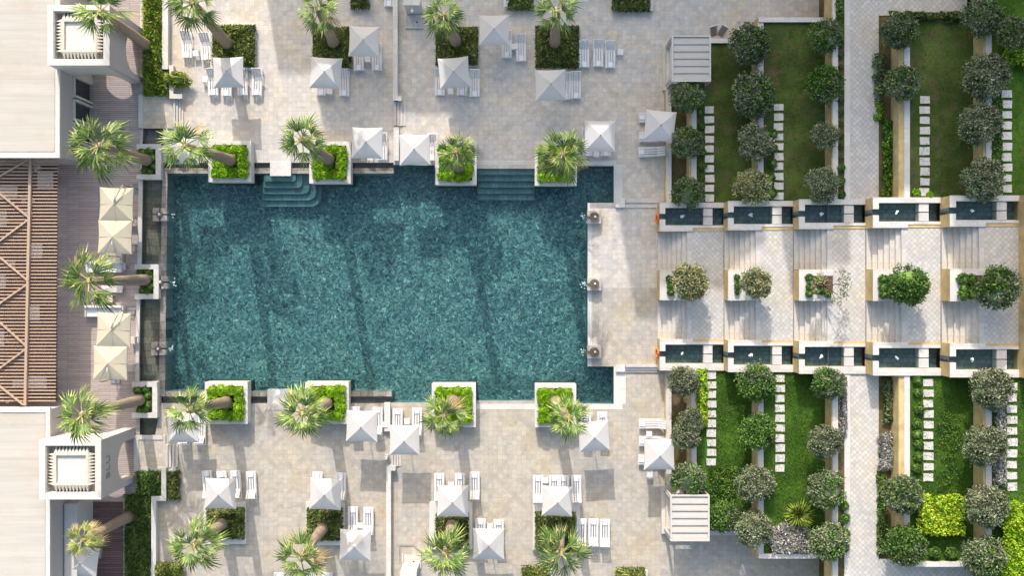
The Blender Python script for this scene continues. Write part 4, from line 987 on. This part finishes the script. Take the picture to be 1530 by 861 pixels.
# ------------------------------------------------------------------ cabanas, buoys, showers
def cabana(cx, cy, label):
    z = 2.9; q = P(cx, cy, z); t = thing('garden_cabana', label, 'cabana', (q.x, q.y, 0), 0, 'white cabanas at the garden edge'); w, l = 1.28, 1.58
    b = MB()
    for sx in (-1,1): b.box(sx*w-.06, -l, sx*w+.06, l, z-.2, z, 'cabana_frame')
    b.box(-w+.06, l-.1, w-.06, l, z-.2, z-.003, 'cabana_frame'); b.box(-w+.06, -l, w-.06, -l+.1, z-.2, z-.003, 'cabana_frame'); b.build('roof_frame', t)
    b = MB(); vs = []; fs = []; N = 48
    for i in range(N+1):
        y = -l+.1+(2*l-.2)*i/N; zz = z-.02-.11*(((i*6/N) % 1)**1.4 if i < N else 1); vs += [(-w+.06, y, zz), (w-.06, y, zz)]
    for i in range(N): fs.append((2*i, 2*i+1, 2*i+3, 2*i+2))
    b.add(vs, fs, 'cabana_canvas'); b.build('canopy', t)
    for sx in (-1,1):
        for sy in (-1,1): b = MB(); b.box(sx*w-.05, sy*(l-.06)-.05, sx*w+.05, sy*(l-.06)+.05, 0, z-.2, 'cabana_frame'); b.build('post', t)
    for sx, sy in ((-1,-1),(-1,1),(1,-1),(1,1)):
        b = MB(); b.tube([(sx*(w-.02), sy*(l-.25), .4), (sx*(w-.02), sy*(l-.25), z-.25)], [.14,.08], 'cabana_canvas', 8); b.build('curtain', t)
    b = MB(); b.box(-w-.28, -l-.1, w+.12, l+.1, .0, .42, 'coping_stone'); b.build('plinth', t)
    b = MB(); b.box(-w+.15, -l+.3, w-.25, l-.3, .42, .8, 'sofa_fabric'); b.build('daybed', t)
cabana(1033, 87, 'white framed cabana with rippled canvas roof beside the upper lawn'); cabana(1031, 775, 'white framed cabana with rippled canvas roof beside the lower lawn')
for py, w in ((327,'upper'),(528,'lower')):
    t = thing('lifebuoy', f'orange lifebuoy hanging on the tan wall of the lowest {w} basin', 'lifebuoy', (L0-.08, Y(py,.6), .7), 0, 'orange lifebuoys')
    b = MB(); vs = []; fs = []
    for i in range(24):
        for j in range(8):
            A = i*math.pi/12; B = j*math.pi/4; r = .3+.08*math.cos(B); vs.append((.07*math.sin(B), r*math.cos(A), r*math.sin(A)))
            fs.append((i*8+j, ((i+1) % 24)*8+j, ((i+1) % 24)*8+(j+1) % 8, i*8+(j+1) % 8))
    b.add(vs, fs, 'orange_plastic'); b.build('ring', t, smooth=True).rotation_euler.y = .15
    b = MB(); b.bar((.07,0,.3),(-.02,0,.42),.05,.04,'steel'); b.build('hook', t)
def shower(px, py, label, up_):
    t = thing('outdoor_shower', label, 'outdoor shower', P(px, py), 0, 'outdoor showers')
    b = MB(); b.box(-.62,-.5,.62,.42,0,.04,'pale_stone'); b.build('tray', t)
    b = MB()
    for q in ((-.66,-.54,-.6,.5),(.6,-.54,.66,.5),(-.6,-.54,.6,-.48)): b.box(*q, 0, .14, 'coping_stone')
    b.build('rim', t)
    y = .5 if up_ else -.6
    b = MB(); b.box(-.55, y, .55, y+.45, 0, 2.2, 'white_render'); b.box(-.57, y-.02, .57, y+.47, 2.2, 2.26, 'coping_stone'); b.build('wall', t)
    b = MB(); b.bar((0,y,2.05),(0,y-.35,2.05),.04,.04,'steel'); b.tube([(0,y-.35,2.03),(0,y-.35,1.99)],[.1,.12],'steel',12); b.build('shower_head', t)
    b = MB(); b.tube([(.15,-.1,.045),(.15,-.1,.06)],[.07,.07],'dark_metal',10); b.build('drain', t)
shower(620, 31, 'stone shower with tray beside the upper dividing wall', True)
shower(615, 838, 'white shower wall with railed tray beside the lower dividing wall', False)
t = thing('shower_railing', 'thin bent metal rail round the lower shower', 'railing', P(620,830)); o = t.location
b = MB(); pts = [(597,837),(597,813),(617,813),(630,824)]
for (a, c), (d, e) in zip(pts, pts[1:]): b.bar((X(a)-o.x, Y(c)-o.y, .12), (X(d)-o.x, Y(e)-o.y, .12), .04, .04, 'grey_stone')
b.build('rail', t)
def bollard(px, py, label):
    t = thing('wall_lamp', label, 'lamp', P(px, py, .6)); b = MB(); b.box(-.12,-.12,.12,.12,-.6,.2,'white_metal'); b.build('housing', t); b = MB(); b.tube([(0,0,.2),(0,0,.3)],[.14,.1],'white_metal',10); b.build('cap', t)
bollard(577,684,'white spotlight box at head of the lower dividing wall')
for px, a, w in ((1064,.3,'left'),(1077,-.5,'right')):
    t = thing('folded_chair', f'grey folded chair leaning behind the upper cabana, {w} one of two', 'folded chair', P(px,50,0), a, 'folded chairs behind the cabana')
    b = MB(); b.bar((-.25,.3,.9),(-.25,-.3,.1),.04,.04,'steel'); b.bar((.25,.3,.9),(.25,-.3,.1),.04,.04,'steel'); b.build('frame', t)
    b = MB(); b.bar((0,.28,.9),(0,-.25,.2),.42,.03,'grey_fabric'); b.build('backrest', t)
    b = MB(); b.bar((-.3,.32,.95),(.3,.32,.95),.06,.06,'white_metal'); b.build('headrest', t)

# ------------------------------------------------------------------ left buildings
def building(label, x0, y0, x1, y1, h, wins, side):
    t = thing('restaurant_building', label, 'building', (x1, (y0+y1)/2, 0)); o = t.location
    a, b_, c, d = x0-o.x, y0-o.y, x1-o.x, y1-o.y
    b = MB(); b.box(a, b_, c, d, -.1, h-.25, 'grey_render'); b.build('wall', t)
    b = MB(); b.box(a-.1, b_-.12, c+.02, d+.12, h-.25, h-.06, 'white_render'); b.box(a, b_+.3, c-.3, d-.3, h-.059, h-.02, 'roof_screed'); b.build('roof', t)
    b = MB(); b.box(c-.25, b_-.12, c+.04, d+.12, h-.06, h+.02, 'coping_stone'); b.box(a, (b_-.12) if side == 'S' else d-.2, c-.25, (b_+.2) if side == 'S' else d+.12, h-.06, h+.02, 'coping_stone'); b.build('parapet', t)
    for (p, q, zt) in wins:
        ys = sorted((Y(p, zt*.5)-o.y, Y(q, zt*.5)-o.y)); m = MB(); m.box(c-.02, ys[0], c+.06, ys[1], .05, zt, 'glass_dark'); f = m.build('window', t)
        m = MB(); m.box(c+.0, ys[0]-.14, c+.30, ys[0], .0, zt+.2, 'white_render'); m.box(c, ys[1], c+.30, ys[1]+.14, 0, zt+.2, 'white_render'); m.box(c, ys[0], c+.12, ys[1], zt, zt+.18, 'white_render'); m.build('window_frame', f)
building('white flat roofed building with dark windows at upper left', -48, Y(233,4.6), -30.1, 30, 4.6, [(122,148,2.4),(157,182,2.4),(190,214,2.4)], 'S')
building('white flat roofed building at lower left', -48, -30, -30.75, Y(612,4.6), 4.6, [], 'N')
t = thing('annex_wall', 'grey annex wall in the lower left courtyard', 'wall', (-30.7, -19, 0)); b = MB(); b.box(0.03,-5,.9,4.2,0,2.6,'white_render'); b.build('wall_body', t)
def arch_poly(w, hgt, cx, r, spring, n=16):
    pts = [(0,0),(cx-r,0)]
    for i in range(n+1):
        a = math.pi*(1-i/n); pts.append((cx+r*math.cos(a), spring+r*math.sin(a)*1.0))
    return pts+[(cx+r,0),(w,0),(w,hgt),(0,hgt)]
def vwall(b, pts, origin, ax, th, mat):
    """upright slab whose outline pts=(u,z) runs along ax from origin, thickness th"""
    n = len(pts); nrm = Vector((-ax.y, ax.x, 0))
    A = [origin+ax*u+Vector((0,0,z)) for u, z in pts]; B = [p+nrm*th for p in A]
    tri = tessellate_polygon([[Vector((u, z, 0)) for u, z in pts]])
    fs = [tuple(t_) for t_ in tri]+[tuple(i+n for i in t_[::-1]) for t_ in tri]+[(i, (i+1) % n, (i+1) % n+n, i+n) for i in range(n)]
    b.add(A+B, fs, mat)
def tower(label, x0, y0, x1, y1, h, archc, word=None):
    t = thing('gate_tower', label, 'tower', ((x0+x1)/2, (y0+y1)/2, 0), 0, 'square arched gate towers'); w, l = (x1-x0)/2, (y1-y0)/2; T = .4
    R = 1.35; SP = 1.7
    b = MB(); vwall(b, arch_poly(2*l, h, archc-y0, R, SP), Vector((w,-l,0)), Vector((0,1,0)), T, 'grey_render'); b.build('east_wall', t)
    b = MB(); vwall(b, arch_poly(2*w-T, h-.001, w-T/2, R, SP), Vector((-w,-l+T,0)), Vector((1,0,0)), -T, 'white_render'); b.build('south_wall', t)
    b = MB(); vwall(b, arch_poly(2*w-T, h-.001, w-T/2, R, SP), Vector((-w,l,0)), Vector((1,0,0)), -T, 'white_render'); b.build('north_wall', t)
    b = MB(); b.box(-w, -l+T, -w+T, l-T, 0, h-.002, 'white_render'); b.build('west_wall', t)
    b = MB(); b.box(-w+T, -l+T, w-T, l-T, h-.8, h-.6, 'weathered_render'); b.build('roof', t)
    # parapet cap
    b = MB(); c = .36
    b.box(-w-.03, l-c, w+.03, l+.03, h, h+.06, 'white_render'); b.box(-w-.03, -l-.03, w+.03, -l+c, h, h+.06, 'white_render')
    b.box(w-c, -l+c, w+.03, l-c, h, h+.06, 'white_render'); b.box(-w-.03, -l+c, -w+c, l-c, h, h+.06, 'white_render'); b.build('parapet', t)
    # saw-tooth ridges and raised centre panel
    b = MB(); i0 = c+.02; i1 = .86; n = 10; zt = h-.06; zo = h-.22; zb = h-.6; m_ = 'trim_render'
    for s_ in (-1,1):
        for k in range(n):
            for ax in (0, 1):
                A_, B_ = (l, w) if ax == 0 else (w, l)
                e0 = -A_+i1+(2*A_-2*i1)*k/n; e1 = e0+(2*A_-2*i1)/n; em = (e0+e1)/2; xo, xi = s_*(B_-i0), s_*(B_-i1)
                v = [(xi,e0,zt),(xi,e1,zt),(xo,em,zo),(xi,e0,zb),(xi,e1,zb),(xo,em,zb)]
                if ax: v = [(q_[1], q_[0], q_[2]) for q_ in v]
                b.add(v, [(0,1,2),(0,2,5,3),(1,4,5,2),(0,3,4,1)], m_)
    b.build('sawtooth_frieze', t)
    b = MB(); q = .5
    b.box(-w+i1+.001, -l+i1+.001, w-i1-.001, l-i1-.001, h-.599, h-.2, 'white_render')
    for r_ in ((-w+i1,l-i1-.16,w-i1,l-i1),(-w+i1,-l+i1,w-i1,-l+i1+.16),(-w+i1,-l+i1+.16,-w+i1+.16,l-i1-.16),(w-i1-.16,-l+i1+.16,w-i1,l-i1-.16)): b.box(*r_, h-.2, h-.055, 'trim_render')
    b.build('roof_panel', t)
    if word:
        cu = bpy.data.curves.new('lettering', 'FONT'); cu.body = word; cu.size = .85; cu.extrude = .03; cu.align_x = 'CENTER'; cu.align_y = 'CENTER'; cu.space_character = 1.15
        tmp = bpy.data.objects.new('tmp', cu); COL.objects.link(tmp); dg = bpy.context.evaluated_depsgraph_get(); me = bpy.data.meshes.new_from_object(tmp.evaluated_get(dg)); bpy.data.objects.remove(tmp)
        me.materials.clear(); me.materials.append(M['letters_grey'])
        o = link('lettering', me, t, (w+.02, Y(698,4.7)-t.location.y, 4.7)); o.rotation_euler = (math.pi/2, 0, math.pi/2)
tower('square white gate tower with arches at upper left', X(72,5.8), Y(97,5.8), X(163.5,5.8), Y(8,5.8), 5.8, 16.3)
tower('square white gate tower with grey lettering at lower left', X(60,5.8), Y(746,5.8), X(151,5.8), Y(658,5.8), 5.8, -12.0, 'BLU')
# pergola
t = thing('timber_pergola', 'large brown slatted timber pergola between the two left buildings', 'pergola', P(43,420)); o = t.location; z = 3.4
b = MB(); py = 241
while py < 603:
    x1 = 86-3*(py-240)/360; b.box(-46-o.x, Y(py,z)-o.y-.042, X(x1,z)-o.x, Y(py,z)-o.y+.042, z-.12, z, 'slat_wood'); py += 5.12
b.build('slats', t)
b = MB(); b.bar((X(47,z)-o.x, Y(234,z)-o.y, z+.1), (X(39,z)-o.x, Y(606,z)-o.y, z+.1), .17, .19, 'slat_wood'); b.build('main_beam', t)
for (a, c, d, e) in ((46,237,-3,266),(-1,288,44,325),(44,328,-3,363),(-1,383,43,420),(43,424,-3,456),(-1,480,41,518),(41,521,-3,553),(-1,576,36,605)):
    b = MB(); b.bar((X(a,z)-o.x, Y(c,z)-o.y, z+.09), (X(d,z)-o.x, Y(e,z)-o.y, z+.09), .11, .12, 'slat_wood'); b.build('brace', t)
for y in (240,330,420,510,600):
    b = MB(); b.box(X(46,0)-o.x-.1, Y(y,3)-o.y-.1, X(46,0)-o.x+.1, Y(y,3)-o.y+.1, 0, z-.13, 'slat_wood'); b.build('post', t)
def table(px, py, w, l, label, zt=.75, mat='sofa_fabric', name='dining_table', cat='table', group='furniture under the pergola'):
    t = thing(name, label, cat, P(px,py), 0, group); b = MB(); b.box(-w/2,-l/2,w/2,l/2,zt-.05,zt,mat); b.build('tabletop', t)
    for sx in (-1,1):
        for sy in (-1,1): b = MB(); b.box(sx*(w/2-.08)-.03, sy*(l/2-.08)-.03, sx*(w/2-.08)+.03, sy*(l/2-.08)+.03, 0, zt-.05, 'dark_metal'); b.build('leg', t)
def chair(px, py, rz, label, group, mat='sofa_fabric', w=.5):
    t = thing('chair', label, 'chair', P(px,py), rz, group); b = MB(); b.box(-w/2,-w/2,w/2,w/2,.4,.47,mat); b.build('seat', t)
    b = MB(); b.box(-w/2,w/2-.06,w/2,w/2,.47,.88,mat); b.build('backrest', t)
    for sx in (-1,1):
        for sy in (-1,1): b = MB(); b.box(sx*(w/2-.04)-.02, sy*(w/2-.04)-.02, sx*(w/2-.04)+.02, sy*(w/2-.04)+.02, 0, .4, 'steel'); b.build('leg', t)
for px, py, w, l, s_ in ((20,288,1.3,1.0,'upper left'),(75,270,1.1,1.2,'upper right'),(8,328,.9,1.1,'middle left'),(62,376,.8,1.0,'middle right'),(58,468,.8,1.0,'lower right'),(8,420,.8,1.0,'centre left'),(36,572,.9,.6,'lower left'),(62,570,1.4,.9,'lowest right'),(6,505,.8,1.0,'lower far left')):
    table(px, py, w, l, f'pale table seen through the pergola slats, {s_}')
for i, (px, py) in enumerate(((42,300),(50,300),(47,318),(22,395),(60,252))): chair(px, py, i, f'pale chair under the pergola slats, {ORD[i]} from top', 'chairs under the pergola')
def sofa(px, py, L, rz, label):
    t = thing('sofa', label, 'sofa', P(px,py), rz, 'white sofas on the timber deck'); b = MB(); b.box(-L/2,-.4,L/2,.4,.1,.4,'sofa_fabric'); b.build('base', t)
    b = MB(); b.box(-L/2,.25,L/2,.42,.4,.75,'sofa_fabric'); b.build('backrest', t); n = max(2, int(L/.7))
    for i in range(n): b = MB(); b.box(-L/2+L*i/n+.03,-.38,-L/2+L*(i+1)/n-.03,.24,.4,.52,'pillow_white'); b.build('seat_cushion', t)
    for sx in (-1,1): b = MB(); b.box(sx*(L/2)-.08,-.4,sx*(L/2)+.08,.4,.1,.62,'sofa_fabric'); b.build('armrest', t)
sofa(160,399,2.4,0,'white sofa between the cream parasols, upper one'); sofa(160,465,2.6,0,'white sofa between the cream parasols, lower one')
table(171,430,1.5,.7,'long low white table between the two white sofas', .45, group=None); table(164,446,.7,.6,'small white stool table above the lower white sofa', .4, group=None)
for i, (px, py, rz) in enumerate(((199,372,-1.57),(199,330,-1.57),(203,508,-1.57),(199,549,-1.57),(186,398,0))):
    chair(px, py, rz, f'white chair at the channel side of the timber deck, {ORD[i]}'+(' from top' if i != 4 else ', beside upper sofa'), 'chairs at the deck edge')

# ------------------------------------------------------------------ hotel to the north (out of frame, throws the long shade)
BY = -1000; HY = Y(BY)
t = thing('hotel_building', 'stepped pale hotel block north of the terrace', 'building', (0, HY, 0))
for (u0, u1, gy) in ((399,452,108),(452,565,200),(565,648,168),(648,830,266),(830,874,278),(874,1010,474),(1010,1071,458),(1071,1096,405),(1096,1179,531),(1179,1307,474),(1307,1560,742)):
    hb = (gy-BY)/34.6; x0, x1 = X(u0+.16*BY), X(u1+.16*BY)
    b = MB(); b.box(x0, 0, x1-.02, 9, -.1, hb-.3, 'hotel_render'); o = b.build('block', t)
    b = MB(); b.box(x0, -.05, x1-.02, 9.1, hb-.3, hb, 'hotel_render'); b.build('roof', t)
    m = MB(); nf = int(hb//3.2); nw = max(1, int((x1-x0)/2.6))
    for i in range(nf):
        for j in range(nw):
            a = x0+(x1-x0)*(j+.25)/nw; m.box(a, -.05, a+(x1-x0)*.5/nw, .05, .8+3.2*i, 2.6+3.2*i, 'glass_dark')
    if m.v: m.build('windows', t)

# ------------------------------------------------------------------ camera, light, world
cam = bpy.data.cameras.new('camera'); cam.sensor_width = 36; cam.lens = 36*H/(1530/S); cam.clip_end = 3000
co = bpy.data.objects.new('camera', cam); COL.objects.link(co); co.location = (0, 0, H); scene.camera = co
d = Vector((.16*1.65, -1.65, -1.0)).normalized()
sl = bpy.data.lights.new('sun', 'SUN'); sl.energy = 2.3; sl.angle = math.radians(.3); sl.color = (1, .94, .87)
so = bpy.data.objects.new('sun', sl); COL.objects.link(so); so.rotation_euler = d.to_track_quat('-Z', 'Y').to_euler()
w = bpy.data.worlds.new('World'); scene.world = w; w.use_nodes = True; nt = w.node_tree
sky = nt.nodes.new('ShaderNodeTexSky'); sky.sky_type = 'NISHITA'; sky.sun_disc = False
sky.sun_elevation = math.radians(31.2); sky.sun_rotation = math.radians(-9.1); sky.dust_density = 7; sky.air_density = 1.8; sky.ozone_density = 3.0
bg = nt.nodes['Background']; bg.inputs[1].default_value = .15; nt.links.new(sky.outputs[0], bg.inputs[0])
vs_ = scene.view_settings; vs_.view_transform = 'Standard'; vs_.look = 'None'; vs_.exposure = .92; vs_.gamma = 1; vs_.use_curve_mapping = False
scene.render.engine = 'CYCLES'; scene.cycles.transparent_max_bounces = 12
for lab, l in LABELS.items():
    if len(l) > 1 and (len({g for _, g in l}) > 1 or l[0][1] is None): print('DUPLABEL', lab, l[:3])
    if not 4 <= len(lab.split()) <= 16: print('LABELLEN', len(lab.split()), lab)
